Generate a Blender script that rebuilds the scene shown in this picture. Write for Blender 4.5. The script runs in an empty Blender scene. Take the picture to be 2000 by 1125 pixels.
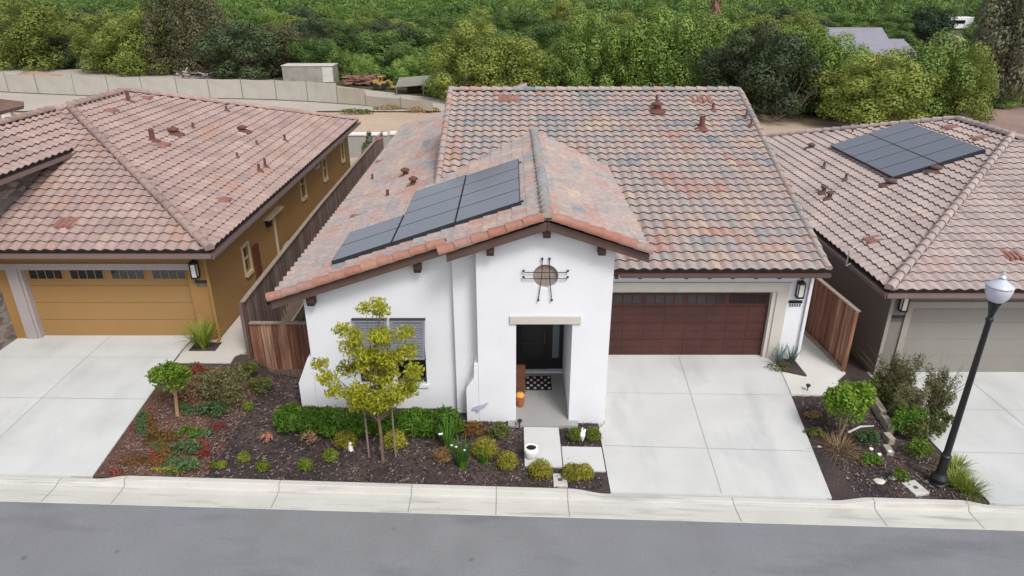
import bpy, math, random
import numpy as np
from mathutils import Vector, Matrix
from mathutils.geometry import tessellate_polygon
R = math.radians
scene = bpy.context.scene
COL = scene.collection
random.seed(7)

# ------------------------------------------------------------------ camera
CAMH, PITCH, FPX = 10.4, R(24), 1333.0
cd = bpy.data.cameras.new("camera"); cam = bpy.data.objects.new("camera", cd); COL.objects.link(cam)
cam.location = (0, 0, CAMH); cam.rotation_euler = (R(90) - PITCH, 0, 0)
cd.sensor_width = 36; cd.lens = 36 * FPX / 2000; cd.clip_start = .1; cd.clip_end = 3000
scene.camera = cam

# ------------------------------------------------------------------ sky, sun, exposure
SUN_EL, SUN_AZ = 52, 150          # azimuth measured clockwise from +Y
w = bpy.data.worlds.new("World"); scene.world = w; w.use_nodes = True
nt = w.node_tree; nt.nodes.clear()
sky = nt.nodes.new('ShaderNodeTexSky'); sky.sky_type = 'NISHITA'; sky.sun_disc = False
sky.sun_elevation = R(SUN_EL); sky.sun_rotation = R(SUN_AZ); sky.air_density = 1.0; sky.dust_density = 3.0
hs = nt.nodes.new('ShaderNodeHueSaturation'); hs.inputs['Saturation'].default_value = .38
bg = nt.nodes.new('ShaderNodeBackground'); bg.inputs[1].default_value = .145
out = nt.nodes.new('ShaderNodeOutputWorld')
nt.links.new(sky.outputs[0], hs.inputs['Color']); nt.links.new(hs.outputs[0], bg.inputs[0]); nt.links.new(bg.outputs[0], out.inputs[0])
sd = bpy.data.lights.new("sun", 'SUN'); sd.energy = 1.65; sd.angle = R(16); sd.color = (1, .975, .94)
so = bpy.data.objects.new("sun", sd); COL.objects.link(so)
sdir = Vector((math.sin(R(SUN_AZ)) * math.cos(R(SUN_EL)), math.cos(R(SUN_AZ)) * math.cos(R(SUN_EL)), math.sin(R(SUN_EL))))
so.rotation_euler = sdir.to_track_quat('Z', 'Y').to_euler(); so.location = (20, -20, 40)
scene.view_settings.view_transform = 'Standard'; scene.view_settings.look = 'None'
scene.view_settings.exposure = 0.36; scene.view_settings.gamma = 1.0
scene.view_settings.use_curve_mapping = False

# ------------------------------------------------------------------ helpers
def S(r, g, b):
    f = lambda c: (c / 255 / 12.92) if c <= 10 else ((c / 255 + .055) / 1.055) ** 2.4
    return (f(r), f(g), f(b), 1)

def ray(px, py):
    u = (px - 1000) / FPX; v = (py - 562.5) / FPX
    F = Vector((0, math.cos(PITCH), -math.sin(PITCH))); D = Vector((0, -math.sin(PITCH), -math.cos(PITCH)))
    return F + Vector((1, 0, 0)) * u + D * v
CP = Vector((0, 0, CAMH))
def hit(px, py, n, d):
    r = ray(px, py); n = Vector(n); return CP + r * ((d - n.dot(CP)) / n.dot(r))
def sstep(a, b, x):
    t = min(1, max(0, (x - a) / (b - a))); return t * t * (3 - 2 * t)
def lin(a, b, x): return min(1, max(0, (x - a) / (b - a)))
def zs(x): return -.12 - .037 * x                      # street grade at the curb
def pad(x, y=0):
    if y > 17.2: return .66 if x < -7.5 else (0 if x < 9.8 else -.62)
    p = .69 - .69 * lin(-9.2, -6.2, x) - .62 * lin(8.9, 10.6, x)
    k = lin(15.4, 16.7, y); L_ = k * (1 - lin(-7.5, -7.0, x)) if x < 0 else 0
    p += (.66 - p) * L_
    if 8.9 < x < 10.2: p += (0 - p) * lin(15.6, 17.0, y) * (1 - lin(9.8, 10.2, x))
    return p
def gz(x, y):
    if y < 12.25: return zs(x) - .02
    base = zs(x) + .05
    t = lin(12.25, 17.4, y)
    z = base * (1 - t) + pad(x, y) * t
    if y > 38: z = pad(x, y) * (1 - lin(38, 48, y))
    if y > 105: z += (y - 105) * .03
    return z
def gp(px, py, off=0):
    z = 0
    for _ in range(12):
        p = hit(px, py, (0, 0, 1), z); z = .5 * z + .5 * (gz(p.x, p.y) + off)
    p.z = gz(p.x, p.y) + off
    return p

# ---- materials
MATS = {}
def base_mat(name):
    m = bpy.data.materials.new(name); m.use_nodes = True
    n = m.node_tree.nodes; return m, n, m.node_tree.links, n['Principled BSDF']
def mat(name, c, rough=.8, var=.12, scale=3., bump=0., bscale=40., metal=0., spec=.3, c2=None, fine=0., coord='Object'):
    if name in MATS: return MATS[name]
    m, n, l, p = base_mat(name)
    tc = n.new('ShaderNodeTexCoord')
    no = n.new('ShaderNodeTexNoise'); no.inputs['Scale'].default_value = scale; no.inputs['Detail'].default_value = 6; no.inputs['Roughness'].default_value = .6
    l.new(tc.outputs[coord], no.inputs['Vector'])
    ra = n.new('ShaderNodeValToRGB'); ra.color_ramp.elements[0].position = .3; ra.color_ramp.elements[1].position = .7
    a = tuple(x * (1 - var) for x in c[:3]) + (1,); b = c2 if c2 else tuple(min(1, x * (1 + var)) for x in c[:3]) + (1,)
    ra.color_ramp.elements[0].color = a; ra.color_ramp.elements[1].color = b
    l.new(no.outputs[0], ra.inputs[0]); col = ra.outputs[0]
    if fine:
        n2 = n.new('ShaderNodeTexNoise'); n2.inputs['Scale'].default_value = bscale; n2.inputs['Detail'].default_value = 4
        l.new(tc.outputs[coord], n2.inputs['Vector'])
        mr = n.new('ShaderNodeMapRange'); mr.inputs[1].default_value = .3; mr.inputs[2].default_value = .7; mr.inputs[3].default_value = 1 - fine; mr.inputs[4].default_value = 1 + fine
        l.new(n2.outputs[0], mr.inputs[0])
        mx = n.new('ShaderNodeVectorMath'); mx.operation = 'SCALE'; l.new(col, mx.inputs[0]); l.new(mr.outputs[0], mx.inputs['Scale']); col = mx.outputs[0]
    l.new(col, p.inputs['Base Color'])
    p.inputs['Roughness'].default_value = rough; p.inputs['Metallic'].default_value = metal; p.inputs['Specular IOR Level'].default_value = spec
    if bump:
        n3 = n.new('ShaderNodeTexNoise'); n3.inputs['Scale'].default_value = bscale; n3.inputs['Detail'].default_value = 8
        l.new(tc.outputs[coord], n3.inputs['Vector'])
        bp = n.new('ShaderNodeBump'); bp.inputs['Strength'].default_value = bump; bp.inputs['Distance'].default_value = .02
        l.new(n3.outputs[0], bp.inputs['Height']); l.new(bp.outputs[0], p.inputs['Normal'])
    MATS[name] = m; return m

def leaf_mat(name, ca, cb, trans=.25, scale=.6, rough=.55, cc=None, rnd=.55, vr=.2):
    if name in MATS: return MATS[name]
    m, n, l, p = base_mat(name)
    ge = n.new('ShaderNodeNewGeometry'); tc = n.new('ShaderNodeTexCoord')
    no = n.new('ShaderNodeTexNoise'); no.inputs['Scale'].default_value = scale; no.inputs['Detail'].default_value = 3
    l.new(tc.outputs['Object'], no.inputs['Vector'])
    ad = n.new('ShaderNodeMath'); ad.operation = 'MULTIPLY_ADD'; ad.inputs[1].default_value = rnd
    l.new(ge.outputs['Random Per Island'], ad.inputs[0])
    mr = n.new('ShaderNodeMapRange'); mr.inputs[1].default_value = .3; mr.inputs[2].default_value = .7; mr.inputs[3].default_value = 0; mr.inputs[4].default_value = 1.02 - rnd
    l.new(no.outputs[0], mr.inputs[0]); l.new(mr.outputs[0], ad.inputs[2])
    ra = n.new('ShaderNodeValToRGB'); ra.color_ramp.elements[0].color = ca; ra.color_ramp.elements[1].color = cb
    if cc: e = ra.color_ramp.elements.new(.93); e.color = cb; ra.color_ramp.elements[-1].color = cc
    l.new(ad.outputs[0], ra.inputs[0])
    oi = n.new('ShaderNodeObjectInfo'); hv = n.new('ShaderNodeHueSaturation')
    m1 = n.new('ShaderNodeMapRange'); m1.inputs[3].default_value = 1 - vr; m1.inputs[4].default_value = 1 + vr; l.new(oi.outputs['Random'], m1.inputs[0])
    l.new(m1.outputs[0], hv.inputs['Value']); l.new(ra.outputs[0], hv.inputs['Color'])
    l.new(hv.outputs[0], p.inputs['Base Color']); p.inputs['Roughness'].default_value = rough; p.inputs['Specular IOR Level'].default_value = .25
    tr = n.new('ShaderNodeBsdfTranslucent'); l.new(hv.outputs[0], tr.inputs[0])
    mx = n.new('ShaderNodeMixShader'); mx.inputs[0].default_value = trans
    o = n['Material Output']; l.new(p.outputs[0], mx.inputs[1]); l.new(tr.outputs[0], mx.inputs[2]); l.new(mx.outputs[0], o.inputs[0])
    MATS[name] = m; return m

def tile_mat(name, cols, patch, pscale=.45, pth=.56, seed=0.):
    """clay/concrete S tile: a colour per tile (UV cell), weathered patches, fine grain"""
    m, n, l, p = base_mat(name)
    uv = n.new('ShaderNodeUVMap'); fl = n.new('ShaderNodeVectorMath'); fl.operation = 'FLOOR'; l.new(uv.outputs[0], fl.inputs[0])
    wn = n.new('ShaderNodeTexWhiteNoise'); wn.noise_dimensions = '2D'; l.new(fl.outputs[0], wn.inputs['Vector'])
    ra = n.new('ShaderNodeValToRGB'); ra.color_ramp.interpolation = 'LINEAR'
    while len(ra.color_ramp.elements) < len(cols): ra.color_ramp.elements.new(.5)
    for i, c in enumerate(cols): ra.color_ramp.elements[i].position = i / (len(cols) - 1); ra.color_ramp.elements[i].color = c
    # clustered colours: low frequency noise over cells + per tile randomness
    sc = n.new('ShaderNodeVectorMath'); sc.operation = 'MULTIPLY'; sc.inputs[1].default_value = (pscale, pscale * 1.6, 1); l.new(fl.outputs[0], sc.inputs[0])
    no = n.new('ShaderNodeTexNoise'); no.inputs['Scale'].default_value = .55; no.inputs['Detail'].default_value = 2.5
    l.new(sc.outputs[0], no.inputs['Vector'])
    mr = n.new('ShaderNodeMapRange'); mr.inputs[1].default_value = .25; mr.inputs[2].default_value = .75; mr.inputs[3].default_value = -.12; mr.inputs[4].default_value = .84
    l.new(no.outputs[0], mr.inputs[0])
    ad = n.new('ShaderNodeMath'); ad.operation = 'MULTIPLY_ADD'; ad.inputs[1].default_value = .28; l.new(wn.outputs[0], ad.inputs[0]); l.new(mr.outputs[0], ad.inputs[2])
    l.new(ad.outputs[0], ra.inputs[0])
    # patches of another colour
    n2 = n.new('ShaderNodeTexNoise'); n2.inputs['Scale'].default_value = .35; n2.inputs['Detail'].default_value = 3
    o2 = n.new('ShaderNodeVectorMath'); o2.operation = 'ADD'; o2.inputs[1].default_value = (31.3 + seed, 7.7 + seed, 0); l.new(sc.outputs[0], o2.inputs[0]); l.new(o2.outputs[0], n2.inputs['Vector'])
    wa = n.new('ShaderNodeMath'); wa.operation = 'MULTIPLY_ADD'; wa.inputs[1].default_value = .12; l.new(wn.outputs[0], wa.inputs[0]); l.new(n2.outputs[0], wa.inputs[2])
    r2 = n.new('ShaderNodeMapRange'); r2.inputs[1].default_value = pth; r2.inputs[2].default_value = pth + .08; r2.inputs[4].default_value = .75; l.new(wa.outputs[0], r2.inputs[0])
    mx = n.new('ShaderNodeMix'); mx.data_type = 'RGBA'; l.new(r2.outputs[0], mx.inputs[0]); l.new(ra.outputs[0], mx.inputs[6]); mx.inputs[7].default_value = patch
    tc = n.new('ShaderNodeTexCoord'); n3 = n.new('ShaderNodeTexNoise'); n3.inputs['Scale'].default_value = 9; n3.inputs['Detail'].default_value = 6; l.new(tc.outputs['Object'], n3.inputs['Vector'])
    m3 = n.new('ShaderNodeMapRange'); m3.inputs[1].default_value = .3; m3.inputs[2].default_value = .7; m3.inputs[3].default_value = .86; m3.inputs[4].default_value = 1.14; l.new(n3.outputs[0], m3.inputs[0])
    s3 = n.new('ShaderNodeVectorMath'); s3.operation = 'SCALE'; l.new(mx.outputs[2], s3.inputs[0]); l.new(m3.outputs[0], s3.inputs['Scale'])
    l.new(s3.outputs[0], p.inputs['Base Color']); p.inputs['Roughness'].default_value = .75; p.inputs['Specular IOR Level'].default_value = .3
    return m

def board_mat(name, c1, c2, c3, rough=.85):
    """weathered boards: one tone per island (board) with streaks along the length"""
    m, n, l, p = base_mat(name)
    ge = n.new('ShaderNodeNewGeometry'); tc = n.new('ShaderNodeTexCoord')
    mp = n.new('ShaderNodeMapping'); mp.inputs['Scale'].default_value = (14, 14, .9); l.new(tc.outputs['Object'], mp.inputs[0])
    no = n.new('ShaderNodeTexNoise'); no.inputs['Scale'].default_value = 1.2; no.inputs['Detail'].default_value = 5; l.new(mp.outputs[0], no.inputs['Vector'])
    ad = n.new('ShaderNodeMath'); ad.operation = 'MULTIPLY_ADD'; ad.inputs[1].default_value = .5; l.new(ge.outputs['Random Per Island'], ad.inputs[0])
    mr = n.new('ShaderNodeMapRange'); mr.inputs[1].default_value = .3; mr.inputs[2].default_value = .7; mr.inputs[3].default_value = 0; mr.inputs[4].default_value = .5
    l.new(no.outputs[0], mr.inputs[0]); l.new(mr.outputs[0], ad.inputs[2])
    ra = n.new('ShaderNodeValToRGB'); ra.color_ramp.elements[0].color = c1; ra.color_ramp.elements[1].color = c3; e = ra.color_ramp.elements.new(.5); e.color = c2
    l.new(ad.outputs[0], ra.inputs[0]); l.new(ra.outputs[0], p.inputs['Base Color']); p.inputs['Roughness'].default_value = rough
    return m

# ---- objects
WORLD = {}
def tag(o, label=None, cat=None, group=None, kind=None):
    if label: o['label'] = label
    if cat: o['category'] = cat
    if group: o['group'] = group
    if kind: o['kind'] = kind
    return o
def link(name, me, origin, parent=None):
    o = bpy.data.objects.new(name, me); COL.objects.link(o)
    if parent is not None:
        o.parent = parent; o.location = Vector(origin) - WORLD[parent.name]
    else: o.location = origin
    WORLD[o.name] = Vector(origin); return o
def thing(name, loc, label, cat, group=None):
    o = bpy.data.objects.new(name, None); COL.objects.link(o); o.location = loc; o.empty_display_size = .3
    WORLD[o.name] = Vector(loc); return tag(o, label, cat, group)

class MB:
    def __init__(s): s.v = []; s.f = []; s.m = []; s.uv = None
    def poly(s, pts, mi=0):
        b = len(s.v); s.v += [tuple(p) for p in pts]; s.f.append(tuple(range(b, b + len(pts)))); s.m.append(mi)
    def hexa(s, c, mi=0):
        b = len(s.v); s.v += [tuple(p) for p in c]
        for q in ((0, 3, 2, 1), (4, 5, 6, 7), (0, 1, 5, 4), (1, 2, 6, 5), (2, 3, 7, 6), (3, 0, 4, 7)):
            s.f.append(tuple(b + i for i in q)); s.m.append(mi)
        return s
    def box(s, x0, x1, y0, y1, z0, z1, mi=0):
        return s.hexa([(x0, y0, z0), (x1, y0, z0), (x1, y1, z0), (x0, y1, z0), (x0, y0, z1), (x1, y0, z1), (x1, y1, z1), (x0, y1, z1)], mi)
    def bar(s, a, b, w, h, mi=0, up=(0, 0, 1)):
        a = Vector(a); b = Vector(b); d = (b - a).normalized(); u = Vector(up)
        x = d.cross(u)
        if x.length < 1e-4: x = d.cross(Vector((0, 1, 0)))
        x.normalize(); y = x.cross(d).normalized(); x *= w / 2; y *= h / 2
        return s.hexa([a - x - y, a + x - y, a + x + y, a - x + y, b - x - y, b + x - y, b + x + y, b - x + y], mi)
    def cyl(s, a, b, r0, r1=None, n=12, mi=0, caps=True):
        if r1 is None: r1 = r0
        a = Vector(a); b = Vector(b); d = (b - a).normalized()
        x = d.orthogonal().normalized(); y = d.cross(x); k = len(s.v)
        for c, r in ((a, r0), (b, r1)):
            for i in range(n):
                t = 2 * math.pi * i / n; s.v.append(tuple(c + (x * math.cos(t) + y * math.sin(t)) * r))
        for i in range(n):
            j = (i + 1) % n; s.f.append((k + i, k + j, k + n + j, k + n + i)); s.m.append(mi)
        if caps:
            s.f.append(tuple(k + i for i in range(n))[::-1]); s.m.append(mi); s.f.append(tuple(k + n + i for i in range(n))); s.m.append(mi)
        return s
    def tube(s, pts, r, n=8, mi=0):
        rr = r if isinstance(r, (list, tuple)) else [r] * len(pts)
        for i in range(len(pts) - 1): s.cyl(pts[i], pts[i + 1], rr[i], rr[i + 1], n, mi)
        return s
    def lathe(s, prof, c, n=20, mi=0):
        c = Vector(c); k = len(s.v)
        for r, z in prof:
            for i in range(n):
                t = 2 * math.pi * i / n; s.v.append((c.x + r * math.cos(t), c.y + r * math.sin(t), c.z + z))
        for j in range(len(prof) - 1):
            for i in range(n):
                q = (i + 1) % n; s.f.append((k + j * n + i, k + j * n + q, k + (j + 1) * n + q, k + (j + 1) * n + i)); s.m.append(mi)
        s.f.append(tuple(k + i for i in range(n))[::-1]); s.m.append(mi)
        e = k + (len(prof) - 1) * n; s.f.append(tuple(e + i for i in range(n))); s.m.append(mi)
        return s
    def plate(s, outer, holes, d0, d1, axis='y', mi=0):
        """2D outline with holes extruded between d0 and d1 along axis"""
        P = (lambda a, b, d: (a, d, b)) if axis == 'y' else ((lambda a, b, d: (d, a, b)) if axis == 'x' else (lambda a, b, d: (a, b, d)))
        loops = [outer] + list(holes)
        tri = tessellate_polygon([[Vector((a, b, 0)) for a, b in lp] for lp in loops])
        flat = [p for lp in loops for p in lp]; k = len(s.v); n = len(flat)
        s.v += [P(a, b, d0) for a, b in flat] + [P(a, b, d1) for a, b in flat]
        for t in tri:
            s.f.append(tuple(k + i for i in t)); s.m.append(mi); s.f.append(tuple(k + n + i for i in t)[::-1]); s.m.append(mi)
        o = 0
        for lp in loops:
            for i in range(len(lp)):
                j = (i + 1) % len(lp); s.f.append((k + o + i, k + o + j, k + n + o + j, k + n + o + i)); s.m.append(mi)
            o += len(lp)
        return s
    def build(s, name, mats, parent=None, smooth=False, base=False, bevel=0, label=None, cat=None, group=None, kind=None, fix=True):
        if not isinstance(mats, (list, tuple)): mats = [mats]
        v = np.array(s.v, float); lo = v.min(0); hi = v.max(0); c = (lo + hi) / 2
        if parent is None: c[2] = lo[2]
        me = bpy.data.meshes.new(name); me.from_pydata([tuple(q) for q in (v - c)], [], s.f)
        for mm in mats: me.materials.append(mm)
        me.polygons.foreach_set('material_index', s.m)
        if s.uv is not None:
            ul = me.uv_layers.new(name='UVMap'); ul.data.foreach_set('uv', np.array(s.uv, np.float32).ravel())
        if smooth: me.polygons.foreach_set('use_smooth', [True] * len(me.polygons))
        if fix and s.uv is None:
            import bmesh
            bm = bmesh.new(); bm.from_mesh(me); bmesh.ops.recalc_face_normals(bm, faces=bm.faces); bm.to_mesh(me); bm.free()
        me.update()
        o = link(name, me, c, parent)
        if bevel:
            b = o.modifiers.new('bevel', 'BEVEL'); b.width = bevel; b.segments = 2; b.limit_method = 'ANGLE'
        return tag(o, label, cat, group, kind)

def copy_tree(o, parent=None):
    c = o.copy(); COL.objects.link(c)
    if parent is not None: c.parent = parent
    for ch in list(o.children): copy_tree(ch, c)
    return c

# ------------------------------------------------------------------ shared materials
M = {}
M['stucco'] = mat('white stucco', S(218, 219, 223), .9, .035, .8, bump=.25, bscale=30)
M['cream'] = mat('cream trim', S(190, 184, 176), .8, .05, 2)
M['darkwood'] = mat('dark brown trim', S(72, 55, 48), .7, .15, 6)
M['fascia'] = mat('brown painted fascia', S(88, 70, 64), .65, .12, 3)
M['iron'] = mat('wrought iron', S(52, 42, 40), .5, .1, 5)
M['black'] = mat('black metal', S(28, 28, 31), .4, .1, 5, spec=.5)
def slab_mat(name, c, stain, sc=(1, .35, 1), amt=.75, grain=.05, spots=0):
    m, n, l, p = base_mat(name); tc = n.new('ShaderNodeTexCoord')
    no = n.new('ShaderNodeTexNoise'); no.inputs['Scale'].default_value = .9; no.inputs['Detail'].default_value = 7; l.new(tc.outputs['Object'], no.inputs['Vector'])
    ra = n.new('ShaderNodeValToRGB'); ra.color_ramp.elements[0].position = .3; ra.color_ramp.elements[1].position = .68
    ra.color_ramp.elements[0].color = tuple(x * .93 for x in c[:3]) + (1,); ra.color_ramp.elements[1].color = tuple(x * 1.05 for x in c[:3]) + (1,); l.new(no.outputs[0], ra.inputs[0])
    mp = n.new('ShaderNodeMapping'); mp.inputs['Scale'].default_value = sc; l.new(tc.outputs['Object'], mp.inputs[0])
    n2 = n.new('ShaderNodeTexNoise'); n2.inputs['Scale'].default_value = 1.15; n2.inputs['Detail'].default_value = 5; n2.inputs['Roughness'].default_value = .55; l.new(mp.outputs[0], n2.inputs['Vector'])
    mr = n.new('ShaderNodeMapRange'); mr.inputs[1].default_value = .53; mr.inputs[2].default_value = .72; mr.inputs[4].default_value = amt; l.new(n2.outputs[0], mr.inputs[0])
    mx = n.new('ShaderNodeMix'); mx.data_type = 'RGBA'; l.new(mr.outputs[0], mx.inputs[0]); l.new(ra.outputs[0], mx.inputs[6]); mx.inputs[7].default_value = stain
    n3 = n.new('ShaderNodeTexNoise'); n3.inputs['Scale'].default_value = 45; n3.inputs['Detail'].default_value = 4; l.new(tc.outputs['Object'], n3.inputs['Vector'])
    m3_ = n.new('ShaderNodeMapRange'); m3_.inputs[1].default_value = .3; m3_.inputs[2].default_value = .7; m3_.inputs[3].default_value = 1 - grain; m3_.inputs[4].default_value = 1 + grain; l.new(n3.outputs[0], m3_.inputs[0])
    colr = mx.outputs[2]
    if spots:
        vo = n.new('ShaderNodeTexVoronoi'); vo.inputs['Scale'].default_value = 1.1; l.new(tc.outputs['Object'], vo.inputs['Vector'])
        wp_ = n.new('ShaderNodeMath'); wp_.operation = 'MULTIPLY_ADD'; wp_.inputs[1].default_value = .12; l.new(n3.outputs[0] if False else no.outputs[0], wp_.inputs[0]); l.new(vo.outputs['Distance'], wp_.inputs[2])
        v2 = n.new('ShaderNodeMapRange'); v2.inputs[1].default_value = .085; v2.inputs[2].default_value = .13; v2.inputs[3].default_value = spots; v2.inputs[4].default_value = 0; l.new(wp_.outputs[0], v2.inputs[0])
        m5 = n.new('ShaderNodeMix'); m5.data_type = 'RGBA'; l.new(v2.outputs[0], m5.inputs[0]); l.new(colr, m5.inputs[6]); m5.inputs[7].default_value = tuple(x * .35 for x in c[:3]) + (1,); colr = m5.outputs[2]
    sc_ = n.new('ShaderNodeVectorMath'); sc_.operation = 'SCALE'; l.new(colr, sc_.inputs[0]); l.new(m3_.outputs[0], sc_.inputs['Scale']); l.new(sc_.outputs[0], p.inputs['Base Color'])
    p.inputs['Roughness'].default_value = .9; p.inputs['Specular IOR Level'].default_value = .25
    b = n.new('ShaderNodeBump'); b.inputs['Strength'].default_value = .25; b.inputs['Distance'].default_value = .01; l.new(n3.outputs[0], b.inputs['Height']); l.new(b.outputs[0], p.inputs['Normal'])
    MATS[name] = m; return m
M['concrete'] = slab_mat('pale driveway concrete', S(190, 190, 188), S(162, 163, 163), amt=.5)
M['curb'] = slab_mat('curb concrete', S(188, 186, 179), S(146, 143, 138), (.5, 5, 3), .75, grain=.07)
M['porch'] = mat('porch concrete', S(150, 148, 146), .9, .05, 2)
M['asphalt'] = slab_mat('street asphalt', S(121, 122, 125), S(104, 105, 109), (.30, 1.0, 1), 1.0, grain=.13, spots=.45)
M['mulch'] = mat('dark bark mulch', S(56, 50, 54), .95, .25, .9, bump=1., bscale=22, fine=.35, c2=S(82, 69, 64))
M['glass'] = mat('dark window glass', S(26, 30, 34), .08, .05, 1, spec=.8)
M['milk'] = mat('frosted lantern glass', S(215, 215, 205), .4, .03, 5)
M['rust'] = mat('rust red vent paint', S(104, 68, 60), .7, .2, 8)
M['board_red'] = board_mat('stained fence boards', S(78, 46, 36), S(124, 80, 60), S(184, 146, 122))
M['board_grey'] = board_mat('weathered fence boards', S(74, 58, 52), S(104, 84, 76), S(134, 114, 104))
M['fencecap'] = mat('fence cap rail', S(140, 124, 112), .9, .2, 6)
M['white'] = mat('white glaze', S(230, 230, 228), .5, .02, 3)
M['sand'] = mat('sandy soil', S(172, 152, 132), .95, .14, .12, bump=.5, bscale=3, fine=.08)
M['trunk'] = mat('grey brown bark', S(110, 92, 78), .9, .25, 8, bump=.4, bscale=30)
M['tile_main'] = tile_mat('blended clay tile', [S(112, 122, 126), S(136, 136, 138), S(150, 141, 138), S(160, 146, 140), S(160, 140, 135), S(172, 156, 138), S(160, 131, 122)], S(162, 123, 112), pth=.64)
M['tile_rose'] = tile_mat('rose brown clay tile', [S(138, 118, 113), S(150, 128, 122), S(160, 138, 130), S(169, 147, 138)], S(156, 124, 111), pth=.66, seed=3.)
M['tile_tan'] = tile_mat('pink tan clay tile', [S(146, 132, 129), S(158, 143, 139), S(168, 152, 147), S(175, 160, 153)], S(166, 142, 134), pth=.68, seed=9.)
M['tile_warm'] = tile_mat('terracotta trim tile', [S(128, 126, 128), S(148, 124, 116), S(152, 110, 97), S(158, 116, 99), S(166, 136, 112)], S(148, 100, 86), pscale=.9, pth=.55, seed=5.)
M['tile_grey'] = tile_mat('slate grey ridge tile', [S(130, 138, 144), S(146, 152, 156), S(160, 158, 156), S(166, 150, 142)], S(160, 138, 128), pscale=.9, pth=.62, seed=2.)
M['vent_flat'] = mat('faded vent cover', S(138, 100, 90), .8, .2, 5)
M['butt'] = mat('painted tile butt shade', S(76, 65, 62), .9, .2, 5)  # riser brown paints in the shadow line under each tile course
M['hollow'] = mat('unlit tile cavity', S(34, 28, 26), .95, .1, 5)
M['panel'] = mat('solar cell glass', S(92, 96, 107), .25, .05, .7, spec=.7)
M['panelframe'] = mat('black panel frame', S(50, 52, 58), .4, .05, 2)

# ------------------------------------------------------------------ roof tile builder
TP, TE = .33, .365
def tile_slope(name, O, U, V, N, vmax, ulo, uhi, tm, parent, u0=0., amp=.058, step=.044, res=8, eave_dark=True):
    O, U, V, N = map(Vector, (O, U, V, N)); U.normalize(); V.normalize(); N.normalize()
    rows = []; v = 0; k = 0
    while v < vmax - .02:
        v2 = min(v + TE, vmax); rows.append((v, step, k)); rows.append((v2, 0.0, k)); v = v2; k += 1
    umin = min(ulo(r[0]) for r in rows); umax = max(uhi(r[0]) for r in rows)
    i0 = math.floor((umin - u0) / TP * res) - 1; i1 = math.ceil((umax - u0) / TP * res) + 1
    us = u0 + np.arange(i0, i1 + 1) * TP / res; nu = len(us)
    Vs = []; UVc = []
    Oa, Ua, Va, Na = (np.array(t) for t in (O, U, V, N))
    for (v, h, k) in rows:
        ve = v if h > 0 else v
        uu = np.clip(us, ulo(v), uhi(v)); ph = 2 * math.pi * (uu - u0) / TP
        wv = .5 + .5 * np.cos(ph - math.pi); wv = amp * (wv ** .8) + .012 * np.sin(ph)
        hh = wv + h
        Vs.append(Oa + np.outer(uu, Ua) + v * Va + np.outer(hh, Na)); UVc.append((uu - u0) / TP)
    mb = MB(); mb.v = [tuple(p) for p in np.vstack(Vs)]; mb.uv = []
    span = {}
    def quad(r0, r1, i, mi, kk):
        a, b, c, d = r0 * nu + i, r0 * nu + i + 1, r1 * nu + i + 1, r1 * nu + i
        if max(UVc[r0][i + 1] - UVc[r0][i], UVc[r1][i + 1] - UVc[r1][i]) < 1e-5: return
        mb.f.append((a, b, c, d)); mb.m.append(mi)
        uc = math.floor(.5 * (UVc[r0][i] + UVc[r0][i + 1]) if UVc[r0][i + 1] - UVc[r0][i] > 1e-5 else .5 * (UVc[r1][i] + UVc[r1][i + 1])) + .5
        mb.uv += [(uc, kk + .5)] * 4
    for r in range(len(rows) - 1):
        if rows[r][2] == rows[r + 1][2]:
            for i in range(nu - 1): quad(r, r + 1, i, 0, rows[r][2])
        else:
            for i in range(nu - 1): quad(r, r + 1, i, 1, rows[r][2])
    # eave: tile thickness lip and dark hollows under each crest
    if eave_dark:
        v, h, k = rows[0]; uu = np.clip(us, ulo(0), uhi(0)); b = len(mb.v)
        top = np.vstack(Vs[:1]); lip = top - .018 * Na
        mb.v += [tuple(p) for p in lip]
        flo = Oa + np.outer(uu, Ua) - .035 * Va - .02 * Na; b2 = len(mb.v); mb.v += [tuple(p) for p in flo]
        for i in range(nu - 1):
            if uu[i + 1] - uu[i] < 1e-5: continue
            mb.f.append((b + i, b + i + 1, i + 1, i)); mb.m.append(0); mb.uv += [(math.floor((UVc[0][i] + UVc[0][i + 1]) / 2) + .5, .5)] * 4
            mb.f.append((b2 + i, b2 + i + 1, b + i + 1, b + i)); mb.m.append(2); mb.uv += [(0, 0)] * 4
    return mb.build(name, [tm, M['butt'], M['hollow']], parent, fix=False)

def cap_row(name, a, b, r, tm, parent, L=.42, up=(0, 0, 1), lift=.03, seed=0, em=0):
    """overlapping barrel tiles along a ridge, hip or rake"""
    a = Vector(a); b = Vector(b); d = (b - a); T = d.length; d.normalize(); n = max(1, round(T / L)); L = T / n
    s = d.cross(Vector(up)).normalized(); u = s.cross(d).normalized()
    mb = MB(); mb.uv = []; N = 10
    for k in range(n):
        p0 = a + d * (k * L - .03); p1 = a + d * ((k + 1) * L + .02)
        for pi, (p, rr, li) in enumerate(((p0, r * 1.08, lift), (p1, r * .9, 0))):
            for i in range(N + 1):
                t = math.pi * (-.12 + 1.24 * i / N)
                mb.v.append(tuple(p + s * math.cos(t) * rr + u * (math.sin(t) * rr + li)))
        q = k * 2 * (N + 1)
        for i in range(N):
            mb.f.append((q + i, q + i + 1, q + N + 2 + i, q + N + 1 + i)); mb.m.append(0); mb.uv += [(seed + k + .5, seed * 3 + .5)] * 4
        mb.f.append(tuple(q + i for i in range(N + 1))); mb.m.append(em); mb.uv += [(seed + k + .5, seed * 3 + .5)] * (N + 1)
    return mb.build(name, [tm, M['butt']], parent, smooth=False, fix=False)

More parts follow.
